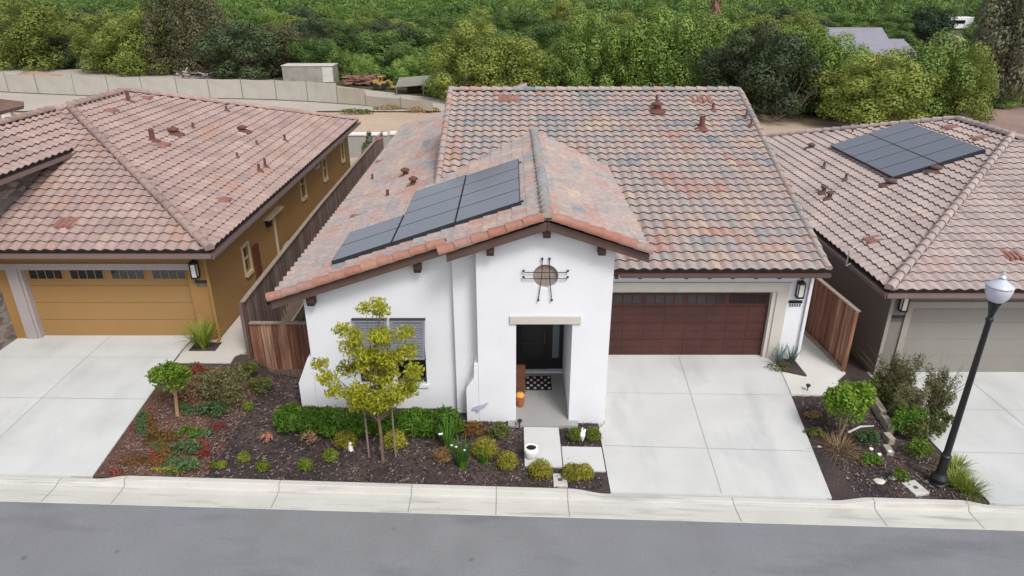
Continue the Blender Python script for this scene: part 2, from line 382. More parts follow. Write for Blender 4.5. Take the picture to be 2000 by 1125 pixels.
def bedding(a, b, parent, w_=.15, dz=-.07):
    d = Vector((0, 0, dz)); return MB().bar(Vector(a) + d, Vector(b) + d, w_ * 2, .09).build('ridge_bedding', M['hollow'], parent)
def deck(name, pts, th, m, parent, off=.025):
    """solid board under a roof slope: pts are top corners"""
    pts = [Vector(p) for p in pts]; n = (pts[1] - pts[0]).cross(pts[2] - pts[0]).normalized()
    if n.z < 0: n = -n
    mb = MB(); k = len(pts)
    mb.v = [tuple(p - n * off) for p in pts] + [tuple(p - n * off - Vector((0, 0, th))) for p in pts]
    mb.f = [tuple(range(k)), tuple(range(2 * k - 1, k - 1, -1))] + [(i, (i + 1) % k, k + (i + 1) % k, k + i) for i in range(k)]; mb.m = [0] * len(mb.f)
    return mb.build(name, m, parent)

def gutter(a, b, out, parent, m, w=.12, h=.12):
    a = Vector(a); b = Vector(b); o = Vector(out).normalized()
    mb = MB(); up = Vector((0, 0, 1))
    def slab(o0, o1, z0, z1):
        mb.hexa([a + o * o0 + up * z0, b + o * o0 + up * z0, b + o * o1 + up * z0, a + o * o1 + up * z0,
                 a + o * o0 + up * z1, b + o * o0 + up * z1, b + o * o1 + up * z1, a + o * o1 + up * z1])
    slab(0, w, -h, -h + .012); slab(w - .012, w + .006, -h + .013, 0); slab(0, .01, -h + .013, -.01)
    mb.box  # U channel, open above
    return mb.build('gutter', m, parent)

def pipe_vent(p, h, r, parent, m, cap=False):
    mb = MB(); p = Vector(p)
    mb.lathe([(r * 3.2, -.02), (r * 2.6, .03), (r * 1.3, .09), (r, .1), (r, h), (r * .8, h), (r * .8, h - .03)], p, 12)
    if cap: mb.lathe([(r * .7, h + .02), (r * 1.7, h + .03), (r * 1.7, h + .09), (r * .4, h + .15)], p, 12)
    return mb.build('vent_pipe', m, parent, smooth=False)
def flat_vent(p, slope_dir, m_, w, parent, m):
    """low roof vent following the slope: sdir is uphill"""
    p = Vector(p); v = Vector(slope_dir).normalized(); u = v.cross(Vector((0, 0, 1))).normalized(); n = u.cross(v).normalized()
    if n.z < 0: n = -n
    mb = MB(); h = .035; l = w * .75
    c = lambda a, b, z: p + u * a + v * b + n * z
    mb.hexa([c(-w / 2, -l / 2, .02), c(w / 2, -l / 2, .02), c(w / 2, l / 2, .02), c(-w / 2, l / 2, .02), c(-w * .36, -l * .4, .06 + h), c(w * .36, -l * .4, .06 + h), c(w * .36, l * .4, .05), c(-w * .36, l * .4, .05)])
    for s in (-.22, 0, .22): mb.hexa([c(s * w - w * .07, -l * .55, .03), c(s * w + w * .07, -l * .55, .03), c(s * w + w * .07, l * .3, .03), c(s * w - w * .07, l * .3, .03), c(s * w - w * .05, -l * .5, .1 + h), c(s * w + w * .05, -l * .5, .1 + h), c(s * w + w * .05, l * .25, .08), c(s * w - w * .05, l * .25, .08)])
    return mb.build('roof_vent', m, parent)

def solar(O, U, V, N, cols, rows, uw, vh, parent, rowoff=None):
    """O lower corner on the roof; each panel its own mesh"""
    O, U, V, N = map(Vector, (O, U, V, N)); U.normalize(); V.normalize(); N.normalize()
    for i in range(cols):
        for j in range(rows):
            def c(a, b, z): return O + U * (i * (uw + .02) + a) + V * (j * (vh + .02) + b) + N * z
            m1 = MB(); z0, z1 = .13, .17
            m1.hexa([c(0, 0, z0), c(uw, 0, z0), c(uw, vh, z0), c(0, vh, z0), c(0, 0, z1), c(uw, 0, z1), c(uw, vh, z1), c(0, vh, z1)], 0)
            f = .018; z2 = z1 + .003
            b = len(m1.v)
            m1.hexa([c(f, f, z1 - .01), c(uw - f, f, z1 - .01), c(uw - f, vh - f, z1 - .01), c(f, vh - f, z1 - .01), c(f, f, z2), c(uw - f, f, z2), c(uw - f, vh - f, z2), c(f, vh - f, z2)], 1)
            m1.build('solar_panel', [M['panelframe'], M['panel']], parent)
    for b in (.25, rows * (vh + .02) - .25):
        p = O + V * b + N * .075; MB().bar(p - U * .05, p + U * (cols * (uw + .02) + .05), .05, .07, up=N).build('mounting_rail', M['panelframe'], parent)
    sk = O + N * .085 - V * .01
    MB().bar(sk, sk + U * (cols * (uw + .02)), .02, .11, up=N).build('array_skirt', M['panelframe'], parent)

# ------------------------------------------------------------------ SETTING: terrain, street, drives
def sheet(name, x0, x1, y0, y1, nx, ny, m, off=0., xf=None, label=None, th=0):
    """grid patch draped on the terrain; xf(t) gives x0,x1 at row y"""
    xs = np.linspace(0, 1, nx + 1); ys = np.linspace(y0, y1, ny + 1); mb = MB()
    for y in ys:
        a, b = (x0, x1) if xf is None else xf(y)
        for t in xs:
            x = a + (b - a) * t; mb.v.append((x, y, gz(x, y) + off))
    W = nx + 1
    for j in range(ny):
        for i in range(nx): mb.f.append((j * W + i, j * W + i + 1, (j + 1) * W + i + 1, (j + 1) * W + i)); mb.m.append(0)
    if th:
        n0 = len(mb.v)
        edge = [j * W for j in range(ny + 1)][::-1] + list(range(1, W)) + [j * W + nx for j in range(1, ny + 1)] + [ny * W + i for i in range(nx - 1, -1, -1)]
        edge = edge[:-1] if edge[0] == edge[-1] else edge
        low = {}
        for e in edge: low[e] = len(mb.v); x, y, z = mb.v[e]; mb.v.append((x, y, z - th))
        for i in range(len(edge)):
            p, q = edge[i], edge[(i + 1) % len(edge)]
            if p != q: mb.f.append((p, q, low[q], low[p])); mb.m.append(0)
    return mb.build(name, m, kind='structure', label=label)

# ground: fine grid near the houses, coarse to the horizon
gx = sorted(set([round(v, 3) for v in list(np.linspace(-900, -70, 14)) + list(np.linspace(-70, -14, 29)) + list(np.arange(-14, 14.01, .5)) + [-7.52, -7.48, -7.0, 9.78, 9.82] + list(np.linspace(14, 70, 29)) + list(np.linspace(70, 900, 14))]))
gy = sorted(set([round(v, 3) for v in list(np.linspace(-300, 0, 8)) + [6, 10, 12.0, 12.24, 12.26] + list(np.arange(12.75, 20, .5)) + [17.18, 17.22] + list(np.arange(20, 50, 2)) + list(np.linspace(50, 105, 12)) + list(np.linspace(105, 320, 20)) + [400, 600, 1200]]))
g = MB()
for y in gy:
    for x in gx:
        b = 0
        g.v.append((x, y, gz(x, min(y, 330)) - .06 + b * (1 if y < 100 else .3)))
W = len(gx)
for j in range(len(gy) - 1):
    for i in range(W - 1): g.f.append((j * W + i, j * W + i + 1, (j + 1) * W + i + 1, (j + 1) * W + i)); g.m.append(0)
g.build('ground', M['sand'], kind='structure')

sheet('street', -60, 60, -8, 11.5, 60, 6, M['asphalt'], off=.012)

# curb and gutter, swept along X with dropped curb at the driveways
def drop(x):      # 1 full height, 0 dropped
    return max(sstep(-9.35, -8.55, x) * (1 - sstep(1.3, 2.15, x)), sstep(7.35, 8.2, x) * (1 - sstep(10.2, 11.0, x)))
cb = MB(); xs = np.arange(-50, 50.01, .1); 
for x in xs:
    h = .015 + .115 * drop(x); z = zs(x)
    for (y, zz) in ((12.27, -.2), (12.27, h + .006), (12.25, h + .012), (12.14, h + .012), (12.12, h - .004), (12.085, .008), (12.05, -.004), (11.9, -.012), (11.5, .004), (11.49, -.02), (11.49, -.2)):
        cb.v.append((x, y, z + zz))
K = 11
for i in range(len(xs) - 1):
    for j in range(K - 1): cb.f.append((i * K + j, (i + 1) * K + j, (i + 1) * K + j + 1, i * K + j + 1)); cb.m.append(0)
# control joints across the curb every ~2.3 m
JX = [-19.3, -17.0, -14.7, -12.3, -10.1, -8.62, -5.2, -2.25, .0 - .35, 1.25, 5.0, 8.2, 10.35, 12.9, 15.3]
for jx in JX:
    h = .015 + .115 * drop(jx); z = zs(jx)
    P = ((12.26, h + .0145), (12.14, h + .0145), (12.117, h), (12.082, .0115), (12.045, .0), (11.9, -.0085), (11.51, .0075))
    for a, b in zip(P[:-1], P[1:]):
        cb.poly([(jx - .011, a[0], z + a[1]), (jx + .011, a[0], z + a[1]), (jx + .011, b[0], z + b[1]), (jx - .011, b[0], z + b[1])], 1)
M['joint'] = mat('concrete joint line', S(142, 140, 136), .95, .1, 4)  # plain grey for curb and driveway joints
cb.build('curb', [M['curb'], M['joint']], kind='structure')

M['concrete2'] = slab_mat('older driveway concrete', S(190, 191, 189), S(166, 167, 167), (.8, .3, 1), .5)
def lp(a, b, y, y0, y1): t = (y - y0) / (y1 - y0); return a + (b - a) * t
sheet('driveway', 0, 1, 12.28, 18.4, 24, 24, M['concrete'], off=.03, xf=lambda y: (2.24 if y < 14.8 else 2.42, lp(7.3, 8.02, y, 12.28, 18.2)), th=.1)
sheet('driveway', 0, 1, 12.28, 18.4, 24, 24, M['concrete2'], off=.03, xf=lambda y: (-18, lp(-9.42, -9.6, y, 12.28, 18.4) if y < 16.6 else -8.9 - .7), th=.1)
sheet('driveway', 0, 1, 12.28, 18.3, 24, 24, M['concrete2'], off=.03, xf=lambda y: (lp(10.95, 11.0, y, 12.28, 18.3), 22), th=.1)
# saw-cut joints in the drives
jm = MB()
def joint(pts, w=.013, off=.0345):
    for (ax, ay), (bx, by) in zip(pts[:-1], pts[1:]):
        n = max(2, int(math.hypot(bx - ax, by - ay) / .4)); d = Vector((bx - ax, by - ay)); d.normalize(); q = Vector((-d.y, d.x)) * w / 2
        for i in range(n):
            x0, y0 = ax + (bx - ax) * i / n, ay + (by - ay) * i / n; x1, y1 = ax + (bx - ax) * (i + 1) / n, ay + (by - ay) * (i + 1) / n
            jm.poly([(x0 - q.x, y0 - q.y, gz(x0, y0) + off), (x0 + q.x, y0 + q.y, gz(x0, y0) + off), (x1 + q.x, y1 + q.y, gz(x1, y1) + off), (x1 - q.x, y1 - q.y, gz(x1, y1) + off)])
joint([(4.78, 12.3), (5.08, 18.2)]); joint([(2.3, 13.9), (7.5, 13.85)]); joint([(2.45, 16.2), (7.75, 16.15)], .01)
joint([(-12.3, 12.3), (-12.1, 18.2)]); joint([(-17, 15.0), (-9.55, 15.05)]); joint([(-17, 17.0), (-9.6, 17.0)], .008)
joint([(14.0, 12.3), (13.9, 18.2)]); joint([(11.0, 14.2), (20, 14.2)]); joint([(11.05, 16.2), (20, 16.2)], .01)
jm.build('driveway_joint', M['joint'], kind='structure')

sheet('planting_bed', -9.9, 2.25, 12.27, 17.2, 40, 18, M['mulch'], off=.0)
sheet('planting_bed', 7.2, 11.1, 12.27, 17.2, 20, 18, M['mulch'], off=.0)
M['redsoil'] = mat('reddish bark chips', S(90, 66, 57), .95, .35, 1.8, bump=1., bscale=20, fine=.35)
sheet('bark_ground', 0, 1, 12.29, 16.6, 14, 14, M['redsoil'], off=.008, xf=lambda y: (-9.6, -7.35 + .35 * math.sin(y * 2.1)))
M['walk'] = mat('walkway concrete', S(186, 180, 172), .9, .05, 1.5)
sheet('walkway', 0, 1, 16.75, 37, 4, 60, M['walk'], off=.02, xf=lambda y: (-9.55 if y < 18.1 else -8.75, -7.62 if y > 17.3 else -7.95), th=.08)
sheet('walkway', 0, 1, 16.15, 37, 10, 60, mat('side walk concrete', S(196, 194, 188), .9, .05, 1.5), off=.05, xf=lambda y: ((7.76 + (y - 15.9) * .1 if y < 18.1 else 8.65), (9.74 - .28 * lin(17.2, 22, y)) if y > 17.0 else 9.35), th=.08)
M['slab'] = mat('path slab concrete', S(192, 192, 190), .9, .04, 2)
def pslab(x0, x1, y0, y1):
    z = gz((x0 + x1) / 2, (y0 + y1) / 2); a = MB().hexa([(x0, y0, z - .1), (x1, y0, z - .1), (x1, y1, z - .1), (x0, y1, z - .1), (x0, y0, gz(x0, y0) + .05), (x1, y0, gz(x1, y0) + .05), (x1, y1, gz(x1, y1) + .05), (x0, y1, gz(x0, y1) + .05)])
    a.build('path_slab', M['slab'], kind='structure', bevel=.01)
pslab(.3, 1.2, 13.05, 14.58); pslab(1.22, 2.21, 12.95, 13.82)

# rear ground: pale track behind the mesh fence, undergrowth below the trees
M['track'] = mat('pale graded dirt', S(168, 159, 149), .95, .1, .1, bump=.4, bscale=3, fine=.06)
M['under'] = mat('dry undergrowth soil', S(72, 72, 46), .95, .35, .25, bump=1., bscale=2, fine=.3)
def track_x(y): return (-80, -9 - (y - 62) * .9)
sheet('dirt_track', 0, 1, 62, 108, 30, 20, M['track'], off=.06, xf=lambda y: (-110, -2 - (y - 62) * .35))
def wood_x(y): return (-300, 300)
wm = MB()
front = [(-300, 106), (-75, 103), (-50, 93), (-32, 86), (-18, 78), (-6, 68), (10, 60), (20, 61), (29, 60), (38, 62), (50, 70), (64, 74), (300, 90)]
for j in range(14):
    t = j / 13
    for x in np.linspace(-300, 300, 61):
        y0 = np.interp(x, [a for a, _ in front], [b for _, b in front]); y = y0 + (330 - y0) * t ** 1.5
        wm.v.append((x, y, gz(x, y) + .10))
for j in range(13):
    for i in range(60): wm.f.append((j * 61 + i, j * 61 + i + 1, (j + 1) * 61 + i + 1, (j + 1) * 61 + i)); wm.m.append(0)
wm.build('woodland_floor', M['under'], kind='structure')
gr = MB()
for k in range(13):
    y = 96 + k * 12; xc = 66 + .0 * k + 6.5 * (y - 96) / 12 * .72 + 1.5 * math.sin(k)
    for s in (-3.5, 3.5): gr.v.append((xc + s, y, gz(xc, y) + .16))
for k in range(12): gr.f.append((2 * k, 2 * k + 1, 2 * k + 3, 2 * k + 2)); gr.m.append(0)
gr.build('gravel_road', M['track'], kind='structure')
M['pad'] = mat('pale concrete pad', S(196, 196, 192), .9, .05, .4)
sheet('concrete_pad', -60, -31.5, 47, 60, 8, 4, M['pad'], off=.04)
M['brownslope'] = mat('brown bare slope', S(140, 118, 108), .95, .15, .2, bump=.5, bscale=3, fine=.15)
sheet('bare_slope', 0, 1, 42, 72, 12, 8, M['brownslope'], off=.07, xf=lambda y: (24 + (y - 42) * .62, 70))
sheet('side_yard', -7.4, -5.25, 17.15, 36, 3, 20, M['mulch'], off=.02)
sheet('side_yard', 9.85, 11.08, 17.25, 37, 3, 20, M['mulch'], off=.02)

# ------------------------------------------------------------------ WHITE HOUSE
m3 = 1 / 3; q3 = math.sqrt(1 + m3 * m3); mF = .36; qF = math.sqrt(1 + mF * mF)
GX, GZ = .79, 5.60
WH = thing('white_house', (1.5, 18, 0), 'white stucco house with blended clay tile roof, solar panels and brown garage door', 'house')
def zl(x): return GZ - m3 * abs(x - GX)
XE = -5.86
roofL = tile_slope('roof', (XE, 0, zl(XE)), (0, 1, 0), (1, 0, m3), (-m3, 0, 1), (GX - XE) * q3,
    lambda v: 14.98 if XE + v / q3 < -1.5 else 14.43, lambda v: 37.2, M['tile_main'], WH, u0=14.4, amp=.10, step=.026)
XR, ZR = 3.13, GZ - m3 * (3.13 - GX)
roofR = tile_slope('roof', (XR, 0, ZR), (0, 1, 0), (-1, 0, m3), (m3, 0, 1), (XR - GX) * q3,
    lambda v: 14.43, lambda v: 17.6 + (ZR + v / q3 * m3 - 3.14) / mF + .1, M['tile_main'], WH, u0=14.4, amp=.10, step=.03)
ZRG = 3.12 + mF * 9.7
roofM = tile_slope('roof', (0, 17.55, 3.12), (1, 0, 0), (0, 1, mF), (0, -mF, 1), 9.7 * qF, lambda v: -2.4, lambda v: 8.81, M['tile_main'], WH, u0=8.81)
tile_slope('roof', (0, 36.95, 3.12), (-1, 0, 0), (0, -1, mF), (0, mF, 1), 9.7 * qF, lambda v: -8.81, lambda v: 2.4, M['tile_main'], WH, res=4)
def addcaps(parent, lst, tm, r=.12):
    for k, (nm, a, b) in enumerate(lst):
        cap_row(nm, a, b, r, tm, parent, seed=k * 7 + 3)
        if nm != 'rake_tiles': bedding(a, b, parent, r * .95, -.04)
addcaps(WH, [('rake_tiles', (XR, 14.45, ZR + .06), (GX + .1, 14.45, GZ + .07)), ('rake_tiles', (-1.62, 14.45, zl(-1.62) + .06), (GX - .1, 14.45, GZ + .07)),
             ('rake_tiles', (XE, 15.0, zl(XE) + .06), (-1.55, 15.0, zl(-1.55) + .06))], M['tile_warm'], .125)
cap_row('ridge_tiles', (GX, 14.42, GZ + .07), (GX, 24.4, GZ + .07), .12, M['tile_grey'], WH, L=.40, lift=.06, em=0)
addcaps(WH, [('ridge_tiles', (-2.4, 27.25, ZRG + .05), (8.81, 27.25, ZRG + .05)),
             ('rake_tiles', (8.8, 17.6, 3.15), (8.8, 27.2, ZRG + .02)), ('rake_tiles', (-2.38, 21.3, 3.12 + mF * 3.75 + .06), (-2.38, 27.2, ZRG + .05))], M['tile_main'], .11)
deck('rake_board', [(XE, 14.99, zl(XE)), (-1.5, 14.99, zl(-1.5)), (-1.5, 37.1, zl(-1.5)), (XE, 37.1, zl(XE))], .2, M['fascia'], WH)
deck('rake_board', [(-1.497, 14.44, zl(-1.5)), (GX, 14.44, GZ), (GX, 24.2, GZ), (-1.497, 24.2, zl(-1.5))], .2, M['fascia'], WH)
deck('rake_board', [(XR, 14.44, ZR), (XR, 22.1, ZR), (GX + .003, 24.2, GZ), (GX + .003, 14.44, GZ)], .2, M['fascia'], WH)
deck('rake_board', [(-2.38, 17.6, 3.135), (8.79, 17.6, 3.135), (8.79, 27.2, ZRG - .02), (-2.38, 27.2, ZRG - .02)], .14, M['fascia'], WH, off=.04)
gutter((3.0, 17.5, 3.07), (8.84, 17.5, 3.07), (0, -1, 0), WH, M['fascia'], .1, .12)
gutter((XE - .02, 15.0, 3.36), (XE - .02, 37.1, 3.36), (-1, 0, 0), WH, M['fascia'], .1, .12)
# --- walls
tw = MB(); zt = lambda x: zl(x) - .23
YT = 14.84
tw.plate([(-.85, -.35), (.1, -.35), (.1, 2.84), (1.47, 2.84), (1.47, -.35), (2.4, -.35), (2.4, zt(2.4)), (GX, zt(GX)), (-.85, zt(-.85))],
         [[(GX + .3 * math.cos(2 * math.pi * i / 32), 4.09 + .3 * math.sin(2 * math.pi * i / 32)) for i in range(32)]], YT, YT + .36)
tw.plate([(-1.17, -.35), (-.853, -.35), (-.853, 1.72), (-.95, 1.70), (-.97, 1.30), (-1.17, .98)], [], YT + .003, YT + .62)
tw.plate([(YT + .36, -.35), (18.15, -.35), (18.15, 2.9), (22.2, 4.4), (22.2, ZR - .25), (YT + .36, ZR - .25)], [], 2.15, 2.4, 'x')
tw.build('porch_tower', M['stucco'], WH, bevel=.012)
iw = MB(); iw.box(.0, .1, YT + .36, 17.45, -.3, 3.05); iw.box(1.48, 1.7, YT + .36, 17.45, -.3, 3.05); iw.box(.1, 1.48, YT + .36, 17.45, 2.86, 3.05)
iw.build('porch_lining', M['stucco'], WH)
M['niche'] = mat('taupe medallion', S(150, 138, 128), .9, .08, 9)
MB().cyl((GX, YT + .09, 4.09), (GX, YT + .3, 4.09), .34, n=32).build('medallion', M['niche'], WH)
lw = MB()
wins = [(-3.98, -3.2), (-3.02, -2.24)]
lw.plate([(-5.2, -.35), (-1.45, -.35), (-1.45, zt(-1.45)), (-5.2, zt(-5.2))], [[(a, .78), (b, .78), (b, 2.62), (a, 2.62)] for a, b in wins], 15.4, 15.6)
lw.plate([(-5.62, -.35), (-5.203, -.35), (-5.203, 1.6), (-5.3, 1.55), (-5.62, .8)], [], 15.403, 16.3)
lw.plate([(-1.447, -.35), (-.6, -.35), (-.6, zt(-.6)), (-1.447, zt(-1.447))], [], 15.22, 15.6)
lw.plate([(15.6, -.35), (36.6, -.35), (36.6, 3.3), (15.6, 3.3)], [], -5.2, -5.0, 'x')
lw.build('front_wall', M['stucco'], WH, bevel=.012)
gw = MB()
gw.plate([(2.4, -.3), (2.8, -.3), (2.8, 2.25), (7.72, 2.25), (7.72, -.3), (8.6, -.3), (8.6, 3.0), (2.4, 3.0)], [], 18.1, 18.32)
gw.plate([(18.32, -.7), (36.7, -.7), (36.7, 3.0), (27.25, ZRG - .2), (18.32, 3.2)], [], 8.38, 8.6, 'x')
gw.plate([(21.0, 4.1), (36.5, 3.2), (27.25, ZRG - .2)], [], -2.3, -2.1, 'x')
gw.box(-5.0, 8.4, 36.4, 36.6, -.3, 3.0)
gw.build('garage_wall', M['stucco'], WH)
g2 = MB(); g2.box(2.45, 8.05, 18.055, 18.1, 2.25, 2.49); g2.box(7.72, 8.05, 18.055, 18.1, 0, 2.25); g2.box(2.42, 8.08, 18.04, 18.1, 2.493, 2.53)
g2.box(7.6, 7.722, 18.1, 18.34, 0, 2.25); g2.box(2.45, 7.6, 18.1, 18.34, 2.2, 2.252)
g2.build('garage_trim', M['cream'], WH, bevel=.006)
# porch lintel
MB().box(-.06, 1.68, YT - .05, YT + .02, 2.84, 3.06).build('door_lintel', M['cream'], WH, bevel=.015)
# garage door (> door_window)
M['gdoor'] = mat('stained brown garage door', S(66, 41, 39), .5, .12, .8, c2=S(82, 50, 45))
gd = MB(); GT = 2.22
for k in range(4):
    z0 = .015 + k * GT / 4; z1 = z0 + GT / 4 - .012
    gd.box(2.62, 7.66, 18.26, 18.30, z0, z1)
    if k < 3:
        for j in range(2):
            zz = z0 + .05 + j * .245
            for i in range(8):
                x0 = 2.7 + i * .62; gd.box(x0, x0 + .56, 18.248, 18.262, zz, zz + .2)
gdo = gd.build('garage_door', M['gdoor'], WH, bevel=.006)
for i in range(4):
    x0 = 2.72 + i * 1.235
    for j in range(4):
        MB().box(x0 + j * .28, x0 + j * .28 + .24, 18.246, 18.2595, GT * .80, GT * .93).build('door_window', mat('brown tinted pane', S(52, 40, 42), .2, .1, 2, spec=.6), gdo)
# front door and side light
M['door'] = mat('near black front door', S(30, 31, 33), .4, .1, 3, spec=.5)
fd = MB(); fd.box(.1, 1.48, 17.36, 17.44, 0.0, 2.86)
fdo = fd.build('front_door', M['door'], WH)
dl = MB(); dl.box(.12, 1.0, 17.32, 17.358, .08, 2.4)
for a, b in ((.3, .95), (1.05, 1.6), (1.7, 2.3)): dl.box(.24, .9, 17.305, 17.325, a, b)
dl.build('door_leaf', M['door'], fdo, bevel=.01)
MB().box(1.17, 1.36, 17.345, 17.362, .45, 2.35).build('side_light', mat('pale side light glass', S(112, 124, 130), .1, .05, 2, spec=.8), fdo)
MB().tube([(.93, 17.31, 1.0), (.93, 17.25, 1.0), (.93, 17.25, 1.3), (.93, 17.31, 1.3)], .015).build('handle', mat('brushed handle', S(150, 150, 148), .3, .1, 4, metal=.8), fdo)
MB().box(.1, 1.48, 17.2, 17.36, -.02, .075).build('threshold', M['stucco'], WH)
MB().box(.1, 1.48, 14.60, 17.45, -.25, .022).build('porch_floor', M['porch'], WH)
MB().box(-.1, .09, 14.6, YT - .002, -.25, .02).box(1.48, 1.7, 14.6, YT - .002, -.25, .02).build('porch_floor', M['porch'], WH)
# corbels
def corbel(x, y0, y1, z1, w=.17, h=.2):
    b = MB(); b.plate([(y1, z1), (y0, z1), (y0, z1 - h * .55), (y0 + .06, z1 - h), (y1, z1 - h)], [], x - w / 2, x + w / 2, 'x')
    return b.build('corbel', M['darkwood'], WH, bevel=.006)
for x in (-.5, GX, 2.06): corbel(x, YT - .32, YT + .01, zl(x) - .26)
for x in (-4.95, -2.28): corbel(x, 15.1, 15.41, zl(x) - .27, h=.26)
for k in range(9):
    x = 2.95 + .655 * k
    MB().plate([(18.11, 2.93), (17.62, 2.93), (17.62, 2.86), (17.68, 2.80), (18.11, 2.80)], [], x - .045, x + .045, 'x').build('rafter_tail', M['darkwood'], WH)
# wrought iron ornament
io = MB(); yb = YT - .05
for dx in (-.085, .085):
    s = 1 if dx > 0 else -1
    pts = [(GX + dx - .0, yb, 4.56), (GX + dx, yb, 4.2), (GX + dx + s * .02, yb, 4.0), (GX + dx + s * .075, yb, 3.5)]
    io.tube(pts, .011, 6)
    for p in (pts[0], pts[-1]): io.lathe([(0.004, -.035), (.03, -.01), (.03, .012), (.004, .035)], p, 8); io.cyl(p, (p[0], YT, p[2]), .008, n=6)
for dz in (.09, -.07):
    z = 4.13 + dz; io.tube([(GX - .5, yb - .012, z), (GX + .5, yb - .012, z)], .011, 6)
    for sx in (-.52, .52): io.tube([(GX + sx, yb - .012, z + .03), (GX + sx * .94, yb - .012, z)], .011, 6); io.lathe([(0.004, -.03), (.03, -.01), (.03, .012), (.004, .03)], (GX + sx, yb - .012, z + .04), 8); io.cyl((GX + sx, yb - .012, z + .03), (GX + sx, YT, z + .03), .008, n=6)
io.build('iron_ornament', M['iron'], WH)
# windows with dark frames and propped shade shutters
M['shutter'] = mat('slate grey shutter', S(112, 114, 124), .6, .08, 4)
M['frame'] = mat('charcoal window frame', S(58, 58, 62), .5, .08, 4)
for a, b in wins:
    fr = MB(); z0, z1 = .78, 2.62; y0, y1 = 15.5, 15.56
    fr.box(a, a + .05, y0, y1, z0, z1); fr.box(b - .05, b, y0, y1, z0, z1); fr.box(a + .05, b - .05, y0, y1, z0, z0 + .05); fr.box(a + .05, b - .05, y0, y1, z1 - .05, z1); fr.box(a + .05, b - .05, y0, y1, 1.62, 1.67)
    fo = fr.build('window', M['frame'], WH)
    MB().box(a + .05, b - .05, 15.525, 15.54, z0 + .05, 1.62).box(a + .05, b - .05, 15.525, 15.54, 1.67, z1 - .05).build('pane', M['glass'], fo)
    gl = MB()
    for gxx in (a + .05 + (b - a - .1) / 3, a + .05 + 2 * (b - a - .1) / 3): gl.box(gxx - .008, gxx + .008, 15.512, 15.524, z0 + .05, 1.62)
    gl.build('glazing_bar', M['frame'], fo)
    MB().box(a - .05, b + .05, 15.34, 15.45, .7, .78).build('window_sill', M['stucco'], WH)
    sh = MB(); t = Vector((0, 15.37, 2.68)); e = Vector((0, 14.98, 1.75)); d = (e - t)
    nrm = Vector((0, -d.z, d.y)).normalized() * -.02
    def P(x, k, o=0): p = t + d * k; return (x, p.y + nrm.y * o, p.z + nrm.z * o)
    def bd(x0, x1, k0, k1, o0, o1): sh.hexa([P(x0, k0, o0), P(x1, k0, o0), P(x1, k1, o0), P(x0, k1, o0), P(x0, k0, o1), P(x1, k0, o1), P(x1, k1, o1), P(x0, k1, o1)])
    A, B = a - .04, b + .04
    bd(A, A + .06, 0, 1, -1, 1); bd(B - .06, B, 0, 1, -1, 1); bd(A + .06, B - .06, 0, .07, -1, 1); bd(A + .06, B - .06, .93, 1, -1, 1)
    for k in range(13):
        k0 = .09 + k * .064; bd(A + .06, B - .06, k0, k0 + .055, -.7, .1)
    sho = sh.build('shutter', M['shutter'], WH)
    st = MB()
    for x in (A + .03, B - .03): st.bar((x, 15.02, 1.8), (x, 15.42, 1.5), .02, .02)
    st.build('shutter_arm', M['iron'], sho)
    MB().box(A - .02, B + .02, 15.33, 15.4, 2.685, 2.72).build('hinge_rail', M['frame'], WH)
# lantern + number plaque on a wall
def lantern(x, y, z, parent, out=-1, s=1.0):
    b = MB(); w2 = .085 * s; h = .21 * s
    b.box(x - w2, x + w2, y - .02, y, z - h * 1.15, z + h * 1.15)
    yc = y - .13 * s
    for a1 in (-1, 1):
        for b1 in (-1, 1): b.box(x + a1 * w2 - .012, x + a1 * w2 + .012, yc + b1 * w2 - .012, yc + b1 * w2 + .012, z - h, z + h)
    b.lathe([(w2 * 1.6, 0), (w2 * 1.2, .05), (w2 * .4, .09), (.01, .12)], (x, yc, z + h), 8)
    b.box(x - w2 * 1.1, x + w2 * 1.1, yc - w2 * 1.1, yc + w2 * 1.1, z - h - .03, z - h + .0)
    b.bar((x, y, z + h * .9), (x, yc, z + h + .03), .03, .03)
    l = b.build('wall_lantern', M['black'], parent)
    MB().box(x - w2 * .8, x + w2 * .8, yc - w2 * .8, yc + w2 * .8, z - h * .92, z + h * .92).build('glass', M['milk'], l)
def plaque(x, y, z, parent, w2=.2):
    MB().box(x - w2, x + w2, y - .025, y, z + .0, z + .09).build('number_plaque', M['black'], parent)
    b = MB()
    for i in range(5): b.box(x - w2 * .8 + i * w2 * .36, x - w2 * .8 + i * w2 * .36 + w2 * .2, y - .012, y, z - .12, z - .03)
    return b.build('house_number', mat('dark grey numerals', S(88, 88, 90), .6, .05, 3), parent)
lantern(8.33, 18.1, 2.33, WH); plaque(8.3, 18.1, 1.86, WH)
# downspout on the garage pier
MB().box(8.6, 8.68, 18.0, 18.07, .0, 2.9).build('downspout', M['stucco'], WH)
# solar arrays on the left slope
NL = (-m3, 0, 1); VL = (1, 0, m3)
def onL(x, y): return (x, y, zl(x) + .02)
solar(onL(-4.5, 15.98), VL, (0, 1, 0), NL, 1, 2, 1.62, 1.10, WH)
solar(onL(-2.93, 15.95), VL, (0, 1, 0), NL, 1, 4, 1.66, 1.13, WH)
solar(onL(-1.33, 15.92), VL, (0, 1, 0), NL, 1, 4, 1.66, 1.10, WH)
